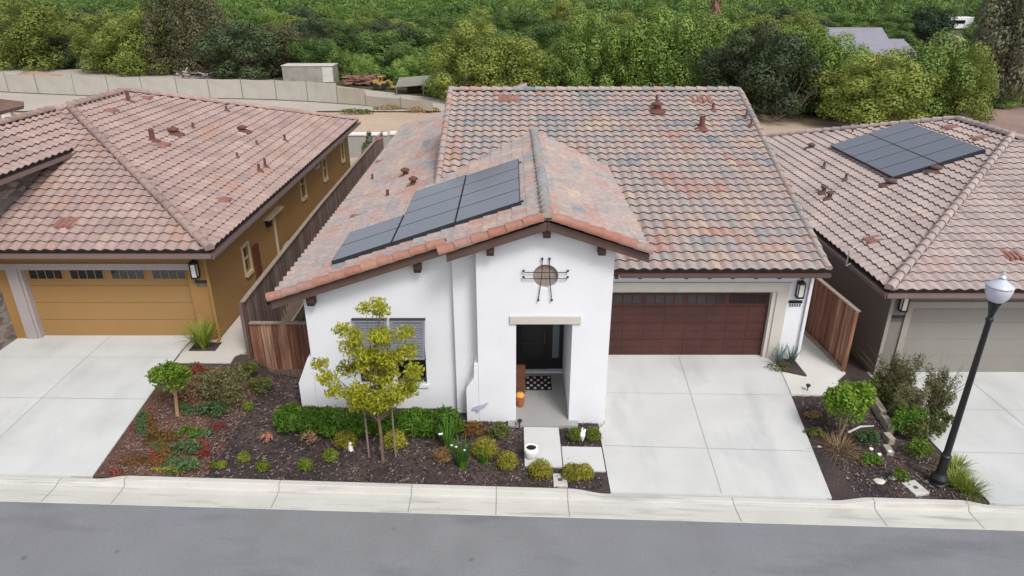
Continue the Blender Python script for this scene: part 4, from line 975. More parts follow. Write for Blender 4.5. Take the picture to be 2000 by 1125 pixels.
# front of the belt: every tree one can tell apart in the photo (centre x, base y, top y, width px)
belt = [
 (12, 126, 40, 90, 'purple', 'dull brownish tree at the left edge of the photo beyond the dirt lot'),
 (92, 130, 2, 150, 'yellow', 'tall yellow green tree nearest the left edge beyond the dirt track'),
 (148, 130, 66, 80, 'dark', 'small dark tree between the two yellow green trees at far left'),
 (225, 138, 26, 110, 'yellow', 'yellow green tree left of the low dark shrubs beyond the fence'),
 (290, 141, 20, 120, 'yellow', 'broad yellow green tree directly left of the brownish feathery tree'),
 (352, 142, -30, 90, 'purple', 'tall brownish feathery tree behind the pale debris pile'),
 (410, 143, -22, 100, 'purple', 'tall thin brownish tree immediately left of the big dark round tree'),
 (482, 152, 38, 125, 'dark', 'big dark round tree left of the pale container'),
 (560, 146, 48, 100, 'purple', 'dull grey green tree directly behind the pale container'),
 (620, 150, 70, 90, 'green', 'mid green tree behind the right end of the pale container'),
 (668, 152, 92, 60, 'lime', 'small light tree beside the timber pile'),
 (712, 162, 104, 44, 'lime', 'small pointed light green tree behind the timber pile'),
 (760, 150, 60, 110, 'green', 'mid green tree behind the yellow loader'),
 (802, 166, 106, 56, 'lime', 'small rounded light green tree left of the grey tarp shelter'),
 (840, 166, 98, 56, 'lime', 'small bright tree directly behind the grey tarp shelter'),
 (862, 188, 130, 36, 'lime', 'narrow light green shrub tree just left of the white house ridge end'),
 (925, 190, 52, 140, 'yellow', 'large yellow green tree above the left end of the white house ridge'),
 (1010, 190, 78, 150, 'yellow', 'broad yellow green tree right of the largest one above the white house ridge'),
 (1100, 190, 88, 90, 'willow', 'low drooping light green tree over the middle of the white house ridge'),
 (1150, 188, 30, 110, 'willow', 'tall drooping tree above the middle of the white house ridge'),
 (1225, 190, 66, 90, 'willow', 'drooping tree right of the tall one above the white house ridge'),
 (1290, 192, 34, 120, 'willow', 'tall drooping tree above the brown roof vents of the white house'),
 (1360, 195, 48, 100, 'willow', 'drooping tree left of the large dark tree'),
 (1420, 210, 80, 110, 'dark', 'dark tree with its left side over the right end of the white house ridge'),
 (1490, 222, 58, 170, 'dark', 'largest dark tree right of the white house ridge with bare pale branches below'),
 (1570, 212, 66, 120, 'willow', 'light green tree right of the largest dark tree'),
 (1632, 222, 86, 110, 'willow', 'light green tree in front of the grey roofed house'),
 (1690, 240, 104, 170, 'yellow', 'broad low olive yellow tree behind the solar roof of the taupe house'),
 (1790, 226, 82, 130, 'willow', 'light green tree between the grey roofed house and the gravel road'),
 (1862, 228, 92, 110, 'yellow', 'yellow green tree at the foot of the gravel road'),
 (1950, 206, 160, 60, 'lime', 'small bright shrub tree below the tall grey eucalyptus'),
 (1935, 205, -60, 120, 'grey', 'tall grey olive eucalyptus left of its twin at the right edge'),
 (2000, 200, -80, 140, 'grey', 'tallest grey olive eucalyptus at the right edge of the photo'),
]
for i, (cx, by, ty, wp, kind, lab) in enumerate(belt):
    b = hit(cx, by, (0, 0, 1), .2); b.z = gz(b.x, b.y) + .15
    top = hit(cx, ty, (0, 1, 0), b.y); zc = b.y * math.cos(PITCH) + (CAMH - 2) * math.sin(PITCH)
    far_tree(kind, b, wp / 2 * zc / FPX * 1.22, max(2.0, top.z - b.z) * 1.02, rng.uniform(0, 6), lab, i % 2)
    if 'bare pale branches' in lab: BIG = b.copy()
far_tree('deep', hit(1803, 92, (0, 0, 1), .3), 5.0, 6.4, 1, 'dark round tree standing alone left of the white trailer', name='round_tree')
# bare pale branches under the large dark tree
bt = MB()
for k, (dx, dz) in enumerate(((-1.6, 3.0), (1.6, 3.4), (3.0, 3.0), (-.4, 3.6), (2.2, 2.2))):
    s = BIG + Vector((.2, -2.6, 0)); e = s + Vector((dx, -.4, dz)); mid = (s + e) / 2 + Vector((dx * .1, 0, -.3))
    bt.tube([s, mid, e], [.06, .04, .012], 6); bt.tube([mid, mid + Vector((dx * .1 + .3, -.2, 1.3))], [.03, .01], 5)
bt.build('dead_tree', mat('bleached bare wood', S(122, 104, 94), .9, .1, 3), label='leafless pale branches under the largest dark tree, right of the white house ridge', cat='tree')
# rows behind: shared kinds
glabs = {'green': 'mid green tree', 'willow': 'drooping tree', 'yellow': 'yellow green tree', 'dark': 'dark tree'}
ORD = 'first second third fourth fifth sixth seventh eighth ninth tenth eleventh twelfth thirteenth fourteenth fifteenth sixteenth seventeenth eighteenth nineteenth twentieth'.split() + ['twenty-%s' % o_ for o_ in 'first second third fourth fifth sixth seventh eighth ninth'.split()]
marks = ((420, 'the mesh fence'), (860, 'the container'), (1100, 'the gable'), (1480, 'the garage'), (1580, 'the fence'), (9999, 'the lamp')); col_ = {}
cnt = 0
for row, yy in enumerate((98, 106, 115, 125, 136)):
    half = yy * .80
    for x in np.arange(-half, half, 8.5):
        X = x + rng.uniform(-2.5, 2.5); Y = yy + rng.uniform(-3, 3); zc = Y * .9135 + 3; px = 1000 + FPX * X / zc
        if 1575 < px < 1920: continue            # grey roofed house, road and trailer clearing
        if px < 520 and row == 0: continue
        kind = rng.choice(['green', 'green', 'willow', 'yellow', 'dark'] if px > 500 else ['green', 'yellow', 'yellow', 'green', 'dark'])
        col_[row] = col_.get(row, 0) + 1
        mark = next(t_ for lim, t_ in marks if px < lim)
        far_tree(kind, (X, Y, gz(X, Y)), rng.uniform(3.8, 5.2), rng.uniform(4.4, 6.6), rng.uniform(0, 6), '%s, %s from left in the %s row back, above %s' % (glabs[kind], ORD[col_[row] - 1], ORD[row], mark), int(rng.integers(2)), 'trees in the background belt')
        cnt += 1
for X, Y, r, h, k in ((62, 119, 4.2, 4.4, 'green'), (52, 128, 4.5, 4.6, 'dark'), (60, 131, 4.4, 4.8, 'green'), (70, 133, 4.6, 4.8, 'green'), (78, 142, 4.6, 5, 'green'), (44, 124, 4, 4.6, 'green'), (86, 152, 4.6, 5, 'green')):
    far_tree(k, (X, Y, gz(X, Y)), r, h, rng.uniform(0, 6), glabs[k] + ' behind the grey roofed house, ' + ORD[int(Y) % 20] + ' of the clump', 0, 'trees in the background belt')
# far orchard canopy: one uncountable mass
allP = []; allD = []; 
for yy in np.arange(143, 240, 8.2):
    for x in np.arange(-yy * .85, yy * .85, 8.2):
        X = x + rng.uniform(-2, 2); Y = yy + rng.uniform(-2, 2); px = 1000 + FPX * X / (Y * .9135 + 3)
        if 1845 < px < 1905: continue
        Rr = rng.uniform(3.4, 5.4); H = rng.uniform(3.8, 7.0)
        lob = crown_lobes(rng, Rr, H, .0, 8, .46); n = 1300 if yy < 190 else 800
        P, d = lobes_points(rng, lob, n, .3, zmin=-.2); P += np.array([X, Y, gz(X, Y)]); allP.append(P); allD.append(d)
P = np.vstack(allP); d = np.vstack(allD)
me = fast_mesh('woodland', leaves(P - np.array([0, 180, 0]), d, .46, rng, .8, 0., .28), len(P)); me.materials.append(LM['orchard'])
tag(link('woodland', me, (0, 180, 0)), 'bright green mass of far orchard canopy filling the top of the photo', 'woodland', kind='stuff')
# palm trunk, skirt of dry fronds
b = gp(1386, 118); pm = thing('palm_tree', b, 'palm with shaggy brown trunk rising out of the top of the photo', 'tree')
tr = MB(); tr.tube([b, b + Vector((0, 0, 5)), b + Vector((.1, 0, 11))], [.45, .4, .4], 10)
for k in range(160):
    a = random.uniform(0, 6.28); z = random.uniform(4.5, 10.8); p = b + Vector((math.cos(a) * .4, math.sin(a) * .4, z)); tr.bar(p, p + Vector((math.cos(a) * .5, math.sin(a) * .5, -.9)), .12, .03)
tr.build('trunk', mat('shaggy palm bark', S(146, 116, 96), .95, .3, 3), pm)
fr = MB()
for k in range(26):
    a = k * 2.4; e = random.uniform(-.3, .9); q = b + Vector((.1, 0, 11)); pts = [q + Vector((math.cos(a) * s * 2.6, math.sin(a) * s * 2.6, s * 2.4 * e + .4 - s * s * 1.6)) for s in (0, .4, .7, 1)]
    for i in range(3): fr.bar(pts[i], pts[i + 1], .5 * (1 - i * .25), .02)
fr.build('crown', LM['deep'], pm)

# ------------------------------------------------------------------ garden plants
def leafy(name, loc, lobes, n, size, m, label, cat, group=None, seed=0, aspect=.55, droop=0., jit=.9, parent=None, shell=.4, zmin=-.6):
    rg = np.random.default_rng(seed + 1000); P, d = lobes_points(rg, lobes, n, shell, zmin); P[:, 2] = np.maximum(P[:, 2], .01)
    me = fast_mesh(name, leaves(P, d, size, rg, aspect, droop, jit), n); me.materials.append(m)
    o = link(name, me, loc, parent)
    return tag(o, label, cat, group)
def blades(name, loc, n, length, spread, width, m, label, cat, group=None, seed=0, base=.08, curl=.5, parent=None, up=1.0, tip=.25):
    """arching grass blades, three segments each"""
    rg = np.random.default_rng(seed + 50); mb = MB()
    for i in range(n):
        a = rg.uniform(0, 6.283); rr = base * math.sqrt(rg.random()); L = length * rg.uniform(.65, 1.1); sp = spread * rg.uniform(.15, 1.1)
        c = Vector((math.cos(a), math.sin(a), 0)); sd_ = Vector((-c.y, c.x, 0)); p0 = Vector((c.x * rr, c.y * rr, 0)); b0 = len(mb.v)
        for k in range(4):
            t = k / 3; p = p0 + c * sp * L * (t ** 1.3) + Vector((0, 0, L * up * (t - curl * sp * t * t)))
            wd = width * (1 - (1 - tip) * t) * .5; mb.v += [tuple(p - sd_ * wd), tuple(p + sd_ * wd)]
        for k in range(3): mb.f.append((b0 + 2 * k, b0 + 2 * k + 1, b0 + 2 * k + 3, b0 + 2 * k + 2)); mb.m.append(0)
    me = bpy.data.meshes.new(name); me.from_pydata(mb.v, [], mb.f); me.materials.append(m)
    o = link(name, me, loc, parent); return tag(o, label, cat, group)

PM = {
 'agap': leaf_mat('strappy green blade', S(60, 96, 28), S(110, 146, 52), .25, 2.),
 'tuft': leaf_mat('olive yellow grass blade', S(124, 126, 44), S(188, 178, 74), .3, 3., cc=S(190, 170, 104)),
 'tuftg': leaf_mat('fresh green tuft blade', S(88, 108, 38), S(146, 158, 66), .3, 3.),
 'tan': leaf_mat('dry tan grass', S(134, 108, 74), S(186, 156, 112), .25, 3.),
 'tree': leaf_mat('golden green magnolia leaf', S(128, 138, 38), S(198, 194, 66), .45, 2., cc=S(214, 178, 78)),
 'box': leaf_mat('glossy shrub leaf', S(72, 100, 28), S(132, 160, 56), .3, 4., cc=S(160, 178, 76)),
 'olive': leaf_mat('olive shrub leaf', S(74, 82, 42), S(122, 126, 70), .25, 3.),
 'sage': leaf_mat('grey green creeping leaf', S(58, 84, 48), S(110, 132, 86), .25, 3.),
 'red': leaf_mat('red succulent leaf', S(118, 52, 48), S(168, 86, 78), .25, 3.),
 'coral': leaf_mat('coral dry leaf', S(176, 112, 88), S(214, 158, 128), .25, 3.),
 'rust': leaf_mat('rusty ground cover leaf', S(96, 60, 40), S(140, 112, 58), .25, 2.5),
 'aloe': leaf_mat('blue grey agave blade', S(84, 98, 92), S(130, 144, 136), .15, 3.),
 'wisp': leaf_mat('dusty wispy leaf', S(84, 86, 54), S(134, 130, 90), .25, 2., cc=S(150, 108, 92)),
 'iris': leaf_mat('upright iris blade', S(54, 100, 36), S(116, 158, 66), .3, 3.),
}
# --- agapanthus clumps along the front wall
for i, (px, py, s, lab) in enumerate(((572, 838, 1.0, 'dense green strappy clump at the left corner of the white house wall'), (612, 842, 1.0, 'dense green strappy clump second from the white wall corner'),
        (652, 846, 1.05, 'dense green strappy clump left of the tree stakes'), (700, 846, .95, 'dense green strappy clump just behind the left tree stake'), (748, 842, .9, 'dense green strappy clump behind the golden tree trunk'),
        (802, 846, .95, 'dense green strappy clump under the white wall right of the right tree stake'), (838, 846, .95, 'dense green strappy clump left of the tallest clump'), (872, 852, 1.25, 'tallest green strappy clump beside the porch tower buttress'))):
    p = gp(px, py, .0); rg = random.Random(i); lob = [(0, 0, .3 * s, .40, .34, .34 * s)]
    for k in range(9): a = k * 2.4; e = rg.uniform(.3, .75); lob.append((math.cos(a) * .30 * (1.1 - e * .4), math.sin(a) * .24, e * .62 * s, .17, .17, .17))
    leafy('strappy_plant', p, lob, 2600, .17, PM['agap'], lab, 'plant', 'green clumps along the white wall', seed=i, aspect=.16, droop=.25, jit=.75)
# --- round tufts
tufts = [(676, 872, .24, 'tuft', 'round yellow green tuft behind the white statuette'), (772, 872, .24, 'tuft', 'round olive tuft at the right tree stake'), (865, 900, .19, 'tan', 'small brownish gold tuft left of the iris with white flowers'),
 (948, 890, .27, 'tuft', 'tall yellow green tuft right of the iris with white flowers'), (990, 912, .22, 'tuft', 'round yellow green tuft left of the path slab'), (1055, 930, .24, 'tuft', 'bright yellow tuft left of the pale utility box lid'),
 (1117, 934, .21, 'tuft', 'bright yellow tuft directly right of the pale utility box lid'), (1140, 932, .19, 'tuft', 'yellow tuft at the kerb end nearest the driveway'), (646, 898, .15, 'tuftg', 'low green tuft left of the white statuette'),
 (597, 916, .15, 'tuftg', 'low green tuft nearest the kerb below the tan dried plant'), (514, 918, .13, 'tuftg', 'small green tuft by the kerb below the coral plant'), (477, 900, .12, 'tuftg', 'small green tuft left of the coral plant'),
 (420, 912, .08, 'tuftg', 'tiny yellow green tuft, left one of a pair at the red plants'), (434, 912, .08, 'tuftg', 'tiny yellow green tuft, right one of a pair at the red plants'), (485, 800, .11, 'tuftg', 'small pale tuft in the mulch below the olive shrubs'),
 (1124, 858, .17, 'tuftg', 'low green mound left of the white bird figure by the porch'), (1158, 858, .17, 'tuftg', 'low green mound right of the white bird figure by the porch')]
for i, (px, py, r, k, lab) in enumerate(tufts):
    p = gp(px, py); r *= 1.12; leafy('grass_tuft', p, [(0, 0, r * .75, r, r * .95, r * .85), (r * .3, 0, r * .5, r * .8, r * .8, r * .5), (-r * .3, .02, r * .5, r * .8, r * .8, r * .5)], int(500 + 3600 * r), .10, PM[k], lab, 'plant', 'tufts in the white house bed', seed=20 + i, aspect=.16, droop=.35, jit=.7)
# olive shrubs near the porch
for i, (px, py, r, lab) in enumerate(((925, 850, .27, 'rusty olive shrub against the foot of the tower, left of its twin'), (975, 852, .26, 'olive shrub against the foot of the tower, right of its twin'))):
    p = gp(px, py); leafy('low_shrub', p, [(0, 0, r * .7, r, r * .9, r * .7), (r * .5, .05, r * .5, r * .6, r * .6, r * .5), (-r * .5, 0, r * .5, r * .6, r * .6, r * .5)], 700, .07, PM['olive'] if i else PM['rust'], lab, 'shrub', seed=40 + i)
# irises with white flowers
def iris(px, py, h, n, lab, seed, nf=3):
    p = gp(px, py); t = thing('iris_plant', p, lab, 'plant'); blades('leaves', p, n, h, .35, .03, PM['iris'], None, None, seed=seed, base=.1, curl=.15, parent=t)
    rg = random.Random(seed)
    for k in range(nf):
        q = p + Vector((rg.uniform(-.25, .25), rg.uniform(-.2, .2), h * rg.uniform(.55, 1.05))); MB().lathe([(.004, -.02), (.03, 0), (.035, .02), (.004, .03)], q, 7).build('flower', M['white'], t)
iris(903, 912, .75, 90, 'upright iris with white flowers right of the brownish gold tuft', 3, 3); iris(876, 880, .8, 70, 'upright iris with white flowers in front of the tallest green clump', 4, 2); iris(947, 905, .4, 40, 'small leafy iris under the tall yellow green tuft', 8, 0)
# dried / coral plants
def stick_plant(px, py, h, r, m, lab, seed, n=260):
    p = gp(px, py); t = thing('dried_shrub', p, lab, 'shrub'); MB().tube([p, p + Vector((.02, 0, h * .6))], [.018, .012], 6).build('stem', M['trunk'], t)
    leafy('foliage', p, [(0, 0, h * .75, r, r, h * .3), (r * .4, 0, h * .7, r * .6, r * .6, h * .2)], n, .055, m, None, None, seed=seed, parent=t)
stick_plant(606, 875, .42, .22, PM['tan'], 'tan dried shrub on a thin stem in front of the green clumps', 61); stick_plant(524, 868, .3, .15, PM['coral'], 'small coral pink shrub alone in the dark mulch', 62, 160)
stick_plant(548, 812, .3, .12, PM['tan'], 'faint tan plant left of the first green clump', 63, 120)
# golden green young tree with stakes
p = gp(748, 903); yt = thing('magnolia_tree', p, 'young golden green broad leaved tree staked in front of the white house window', 'tree')
blobs = [(738, 592, .6), (742, 612, .7), (712, 604, .45), (745, 640, 1), (700, 640, .8), (672, 640, .7), (690, 668, 1.1), (745, 672, 1.2), (790, 655, .8), (795, 690, 1.1), (760, 705, 1.3), (720, 705, 1.3), (812, 712, .7), (625, 708, .6), (645, 725, .9), (675, 735, 1.2), (705, 748, 1.2),
    (740, 745, 1.2), (775, 745, 1.1), (800, 752, .9), (720, 775, 1), (700, 778, .7), (780, 778, .9), (740, 762, .8), (660, 748, .8), (800, 772, .6)]
tb = MB(); rg = random.Random(12); lob = []
top = hit(742, 600, (0, 1, 0), p.y); trk = [p, p + Vector((.01, 0, .8)), p + Vector((-.02, 0, 1.7)), p + Vector((.0, .02, 2.9)), Vector((top.x, p.y, top.z - .1))]
tb.tube(trk, [.045, .036, .03, .018, .007], 8)
for a, b_, w_ in blobs:
    q = hit(a, b_, (0, 1, 0), p.y) + Vector((0, rg.uniform(-.45, .45) * min(1, w_), 0)); z0 = max(1.15, (q.z - p.z) * .72 - .1 - abs(q.x - p.x) * .3); s0 = p + Vector((-.02, 0, z0))
    md = (s0 + q) / 2 + Vector((0, 0, -.06)); tb.tube([s0, md, q], [.015, .010, .004], 5)
    lob.append((q.x - p.x, q.y - p.y, q.z - p.z, .27 * w_ ** .5, .27 * w_ ** .5, .18 * w_ ** .5))
    if w_ > .75: m2 = md - p; lob.append((m2.x, m2.y, m2.z + .08, .22, .22, .14)) if m2.z > 1.5 else None
tb.build('trunk', M['trunk'], yt)
leafy('crown', p, lob, 9500, .10, PM['tree'], None, None, seed=77, aspect=.42, parent=yt, shell=.8, zmin=-1)
M['stake'] = mat('round wooden stake', S(128, 110, 96), .9, .15, 8)
for px, lab in ((721, 'left wooden stake of the golden green tree'), (773, 'right wooden stake of the golden green tree')):
    q = gp(px, 893 if px < 740 else 893); MB().cyl(q, q + Vector((0, 0, 1.5)), .025, .022, 10).build('tree_stake', M['stake'], label=lab, cat='stake', group=None)
q1 = gp(721, 893); q2 = gp(773, 893); MB().bar(q1 + Vector((0, 0, 1.18)), Vector((p.x, p.y, p.z + 1.16)), .03, .02).build('tree_tie', M['black'], label='black strap tying the golden green tree to its left stake', cat='strap')

# --- left bed
def standard(px, py, h, r, m, lab, seed, name='standard_shrub', n=1500, size=.09, stems=3, ztr=.45, fz=.72):
    p = gp(px, py); t = thing(name, p, lab, 'shrub'); b = MB(); rg = random.Random(seed)
    for k in range(stems): b.tube([p + Vector((rg.uniform(-.04, .04), rg.uniform(-.03, .03), 0)), p + Vector((rg.uniform(-.1, .1), rg.uniform(-.1, .1), h * ztr)), p + Vector((rg.uniform(-.3, .3) * r, rg.uniform(-.3, .3) * r, h * .8))], [.022, .018, .008], 6)
    b.build('trunk', mat('pale shrub stem', S(158, 128, 104), .9, .15, 6), t)
    zc = h - r * fz * 1.1; lob = [(0, 0, zc, r * .78, r * .78, r * fz)]
    for k in range(9): a = k * 2.4; e = rg.uniform(-.4, .6); lob.append((math.cos(a) * r * .55, math.sin(a) * r * .55, zc + e * r * fz, r * .42, r * .42, r * fz * .5))
    leafy('crown', p, lob, n, size, m, None, None, seed=seed, parent=t, aspect=.45)
standard(348, 812, 1.55, .52, PM['box'], 'round topped green shrub on thin trunks at the edge of the left driveway', 90, size=.11)
standard(1640, 852, 1.62, .62, PM['box'], 'bright green round shrub on pale trunk in the bed right of the driveway', 91, n=4200, size=.10, fz=.98, ztr=.3)
def bush(px, py, rx, ry, rz, m, lab, seed, n=900, size=.08, name='low_shrub', cat='shrub', droop=0., group=None, k=6, aspect=.5):
    p = gp(px, py); rg = random.Random(seed); lob = [(0, 0, rz * .5, rx * .7, ry * .7, rz * .55)]
    for i in range(k): a = i * 2.4 + rg.random(); f = rg.uniform(.45, .8); lob.append((math.cos(a) * rx * f, math.sin(a) * ry * f, rz * rg.uniform(.25, .75), rx * .35, ry * .35, rz * .35))
    return leafy(name, p, lob, n, size, m, lab, cat, group, seed=seed, droop=droop, aspect=aspect)
bush(376, 780, .5, .4, .62, PM['tan'], 'dusty tan shrub behind the round topped shrub', 101, 600)
bush(392, 742, .22, .2, .5, PM['red'], 'small red leaved shrub near the ochre house walkway', 102, 350)
bush(440, 785, .82, .52, .95, PM['wisp'], 'broad olive feathery shrub below the walkway beside the fence', 103, 3200, .10, droop=-.5, aspect=.25)
bush(415, 812, .42, .3, .34, PM['sage'], 'green lower shrub just in front of the broad olive shrub', 104, 700)
bush(486, 735, .34, .3, .45, PM['olive'], 'olive shrub at the fence corner between walkway and short fence', 134, 1100, .09, aspect=.25)
bush(513, 768, .36, .3, .5, PM['olive'], 'rounded olive shrub at the foot of the short fence', 105, 900, .07, aspect=.3)
bush(365, 850, .34, .26, .2, PM['agap'], 'green patch of ground cover in the middle of the reddish bed', 106, 500, .06)
bush(400, 850, .22, .18, .14, PM['sage'], 'grey green patch right of the green ground cover', 107, 350, .06)
bush(310, 858, .45, .28, .14, PM['rust'], 'olive rust ground cover nearest the left driveway edge', 108, 700, .07)
bush(368, 885, .34, .26, .3, PM['sage'], 'sage green creeping plant above the one at the kerb', 109, 600, .07)
bush(368, 918, .34, .22, .28, PM['sage'], 'sage green creeping plant closest to the kerb', 110, 600, .07)
bush(425, 838, .25, .18, .14, PM['red'], 'red flowering patch in the reddish bark, upper one', 111, 260, .05)
bush(395, 893, .2, .16, .16, PM['red'], 'red flowering patch beside the sage creeping plants', 112, 260, .05)
bush(270, 905, .55, .22, .10, PM['rust'], 'rusty low ground cover in the corner of driveway and kerb', 113, 600, .06)
bush(325, 920, .4, .14, .09, PM['tuft'], 'yellowish low ground cover along the kerb', 114, 350, .05)
p = gp(398, 680); blades('spiky_plant', p, 110, 1.0, .7, .045, PM['tuftg'], 'spiky yellow green plant at the corner of the ochre house', 'plant', seed=9, base=.12, curl=.5)
MB().box(p.x - .35, p.x + .42, p.y - .2, p.y + .3, p.z - .05, p.z + .035).build('soil_patch', M['mulch'], kind='structure')
bush_ = leafy('side_yard_shrub', Vector((-6.1, 18.6, .02)), [(0, 0, .6, .5, .6, .6), (.1, .5, 1.0, .35, .4, .4)], 1200, .12, PM['olive'], 'dark shrub behind the short fence under the white house eave', 'shrub', seed=401)
# --- right beds
p = gp(1530, 716); MB().plate([(7.9, 17.25), (8.52, 17.0), (8.5, 17.9), (8.03, 17.98)], [], gz(8, 17.2) - .05, gz(8, 17.2) + .09, 'z').build('soil_patch', M['mulch'], kind='structure')
for i, (a, b, h, lab) in enumerate(((1520, 712, .42, 'blue grey agave left of its twin by the garage pier'), (1545, 710, .42, 'blue grey agave right of its twin by the garage pier'))):
    blades('agave_plant', gp(a, b), 34, h * 1.6, .8, .055, PM['aloe'], lab, 'plant', seed=30 + i, base=.05, curl=.2, tip=.05)
bush(1520, 722, .42, .2, .18, PM['olive'], 'low olive ground cover in front of the agaves', 120, 350, .06)
def wisp(px, py, h, r, lab, seed, n=40, m='wisp'):
    p = gp(px, py); t = thing('wispy_shrub', p, lab, 'shrub'); rg = random.Random(seed); st = MB(); lob = []
    for k in range(n):
        a = rg.uniform(0, 6.28); s = r * math.sqrt(rg.random()); hh = h * rg.uniform(.4, 1.0); e = p + Vector((math.cos(a) * s, math.sin(a) * s * .7, hh)); mid = p + Vector((math.cos(a) * s * .35, math.sin(a) * s * .3, hh * .5))
        st.tube([p, mid, e], [.01, .007, .003], 4)
        for t_ in (.35, .55, .75, .9, 1.0): q = (mid - p) * min(1, 2 * t_) if t_ < .5 else (mid - p) + (e - mid) * (2 * t_ - 1); lob.append((q.x, q.y, q.z, .10 + .08 * (1 - t_), .10 + .08 * (1 - t_), .15))
    blades('tips', p + Vector((0, 0, h * .35)), int(n * 1.6), h * .72, .8, .026, PM['wisp'], None, None, seed=seed, base=r * .5, curl=.1, parent=t, tip=.1)
    st.build('stems', M['trunk'], t); leafy('foliage', p, lob, n * 230, .08, PM[m], None, None, seed=seed, parent=t, aspect=.3, zmin=-1)
wisp(1735, 795, 1.6, .62, 'big wispy dusty shrub left of its neighbour in front of the taupe garage', 200, 42)
wisp(1822, 815, 1.55, .5, 'wispy shrub with reddish tips nearest the taupe driveway', 201, 24)
wisp(1765, 835, 1.2, .45, 'wispy olive shrub between the block edging and the taupe driveway', 202, 26)
bush(1712, 790, .4, .35, .9, PM['olive'], 'olive shrub between the round shrub and the wispy shrubs', 135, 1800, .08, aspect=.3)
bush(1750, 800, .55, .4, 1.1, PM['wisp'], 'tall dusty green shrub between the wispy shrubs and the block edging', 131, 2400, .09, aspect=.3)
bush(1765, 850, .5, .4, .75, PM['agap'], 'fresh green shrub spilling over the block edging', 132, 2200, .08, aspect=.35)
bush(1830, 840, .3, .3, .55, PM['olive'], 'olive shrub at the taupe driveway edge', 133, 900, .08)
bush(1795, 862, .55, .4, .7, PM['olive'], 'rounded olive shrub behind the street lamp', 121, 1600, .07)
bush(1790, 892, .38, .3, .5, PM['box'], 'yellow green leafy shrub immediately left of the street lamp', 122, 700, .07)
bush(1690, 868, .36, .3, .45, PM['sage'], 'grey green shrub beside the block edging', 123, 800, .07)
bush(1700, 905, .34, .26, .26, PM['agap'], 'green mound with white flowers in the dark mulch', 124, 500, .06)
bush(1592, 850, .3, .22, .18, PM['olive'], 'olive mound near the driveway edge under the round shrub', 125, 450, .06)
bush(1585, 815, .25, .2, .16, PM['tan'], 'dry tan tuft near the driveway edge', 126, 350, .06)
bush(1755, 940, .2, .16, .34, PM['box'], 'upright green shrub between the stepping stone and the pale utility cover', 127, 450, .06)
for i, (a, b, s, lab) in enumerate(((1865, 945, 1.0, 'loose green grass clump right of the street lamp base'), (1892, 962, .9, 'loose grass clump right of the lamp nearest the kerb'), (1868, 915, .8, 'loose olive grass clump behind the lamp'))):
    blades('grass_clump', gp(a, b), 150, .5 * s, 1.0, .02, PM['tuftg'], lab, 'plant', seed=60 + i, base=.2, curl=.7)
blades('ground_grass', gp(1640, 880), 160, .45, 1.6, .012, PM['tan'], 'flattened brown dry grass below the bright green round shrub', 'plant', seed=70, base=.3, curl=.62)
MB_f = [gp(1697, 893), gp(1713, 904), gp(1733, 898)]
for i, q in enumerate(MB_f): MB().lathe([(.01, 0), (.045, .02), (.05, .05), (.01, .07)], q + Vector((0, 0, .22)), 8).build('white_flower', M['white'], label=('white flower, topmost of the three over the green mound', 'white flower, lowest of the three over the green mound', 'white flower, rightmost of the three near the block edging')[i], cat='flower')
# stray stones, mulch chips, leaf litter
def pebble(px, py, r, lab, m=None, flat=.45, seed=1):
    rg = random.Random(seed); b = MB(); n = 10; prof = [(.35, 0), (.9, .12), (1, .5), (.75, .85), (.3, 1)]
    p = gp(px, py); k0 = len(b.v); b.lathe([(r * a, r * flat * z) for a, z in prof], p, 12)
    b.v = [(p.x + (x - p.x) * (1 + .15 * math.sin(3 * math.atan2(y - p.y, x - p.x) + seed)), p.y + (y - p.y) * .8, z - .01) for x, y, z in b.v]
    return b.build('garden_stone', m or mat('pale garden stone', S(196, 190, 178), .9, .08, 6), label=lab, cat='stone', smooth=False)
pebble(1717, 941, .14, 'flat pale stone left of the small round one in the right bed'); pebble(1743, 934, .10, 'small pale stone beside the upright green shrub', seed=4)
pebble(323, 897, .05, 'small whitish stone in the reddish bark', seed=5); pebble(341, 900, .045, 'tiny whitish stone near the sage plants', seed=6)
pebble(1600, 872, .05, 'little pale stone at the driveway edge of the right bed', seed=8)
def utility(px, py, w_, l_, rz, lab):
    p = gp(px, py); t = thing('utility_box', p, lab, 'utility cover'); c_, s_ = math.cos(rz), math.sin(rz)
    def rp(x, y, z): return (p.x + x * c_ - y * s_, p.y + x * s_ + y * c_, p.z + z)
    def bx(b, x0, x1, y0, y1, z0, z1): b.hexa([rp(x0, y0, z0), rp(x1, y0, z0), rp(x1, y1, z0), rp(x0, y1, z0), rp(x0, y0, z1), rp(x1, y0, z1), rp(x1, y1, z1), rp(x0, y1, z1)])
    b = MB(); bx(b, -w_, w_, -l_, l_, -.05, .05); b.build('lid', M['curb'], t, bevel=.01)
    b = MB(); bx(b, -.05, .05, -.05, .04, .05, .058); bx(b, -.09, -.05, .10, .13, .05, .058); b.build('cover_plate', mat('dark cover plate', S(80, 76, 74), .7, .1, 5), t)
utility(1094, 940, .16, .22, 0, 'pale utility box lid at the kerb between two yellow tufts'); utility(1787, 955, .19, .23, .25, 'pale square utility cover left of the street lamp base')
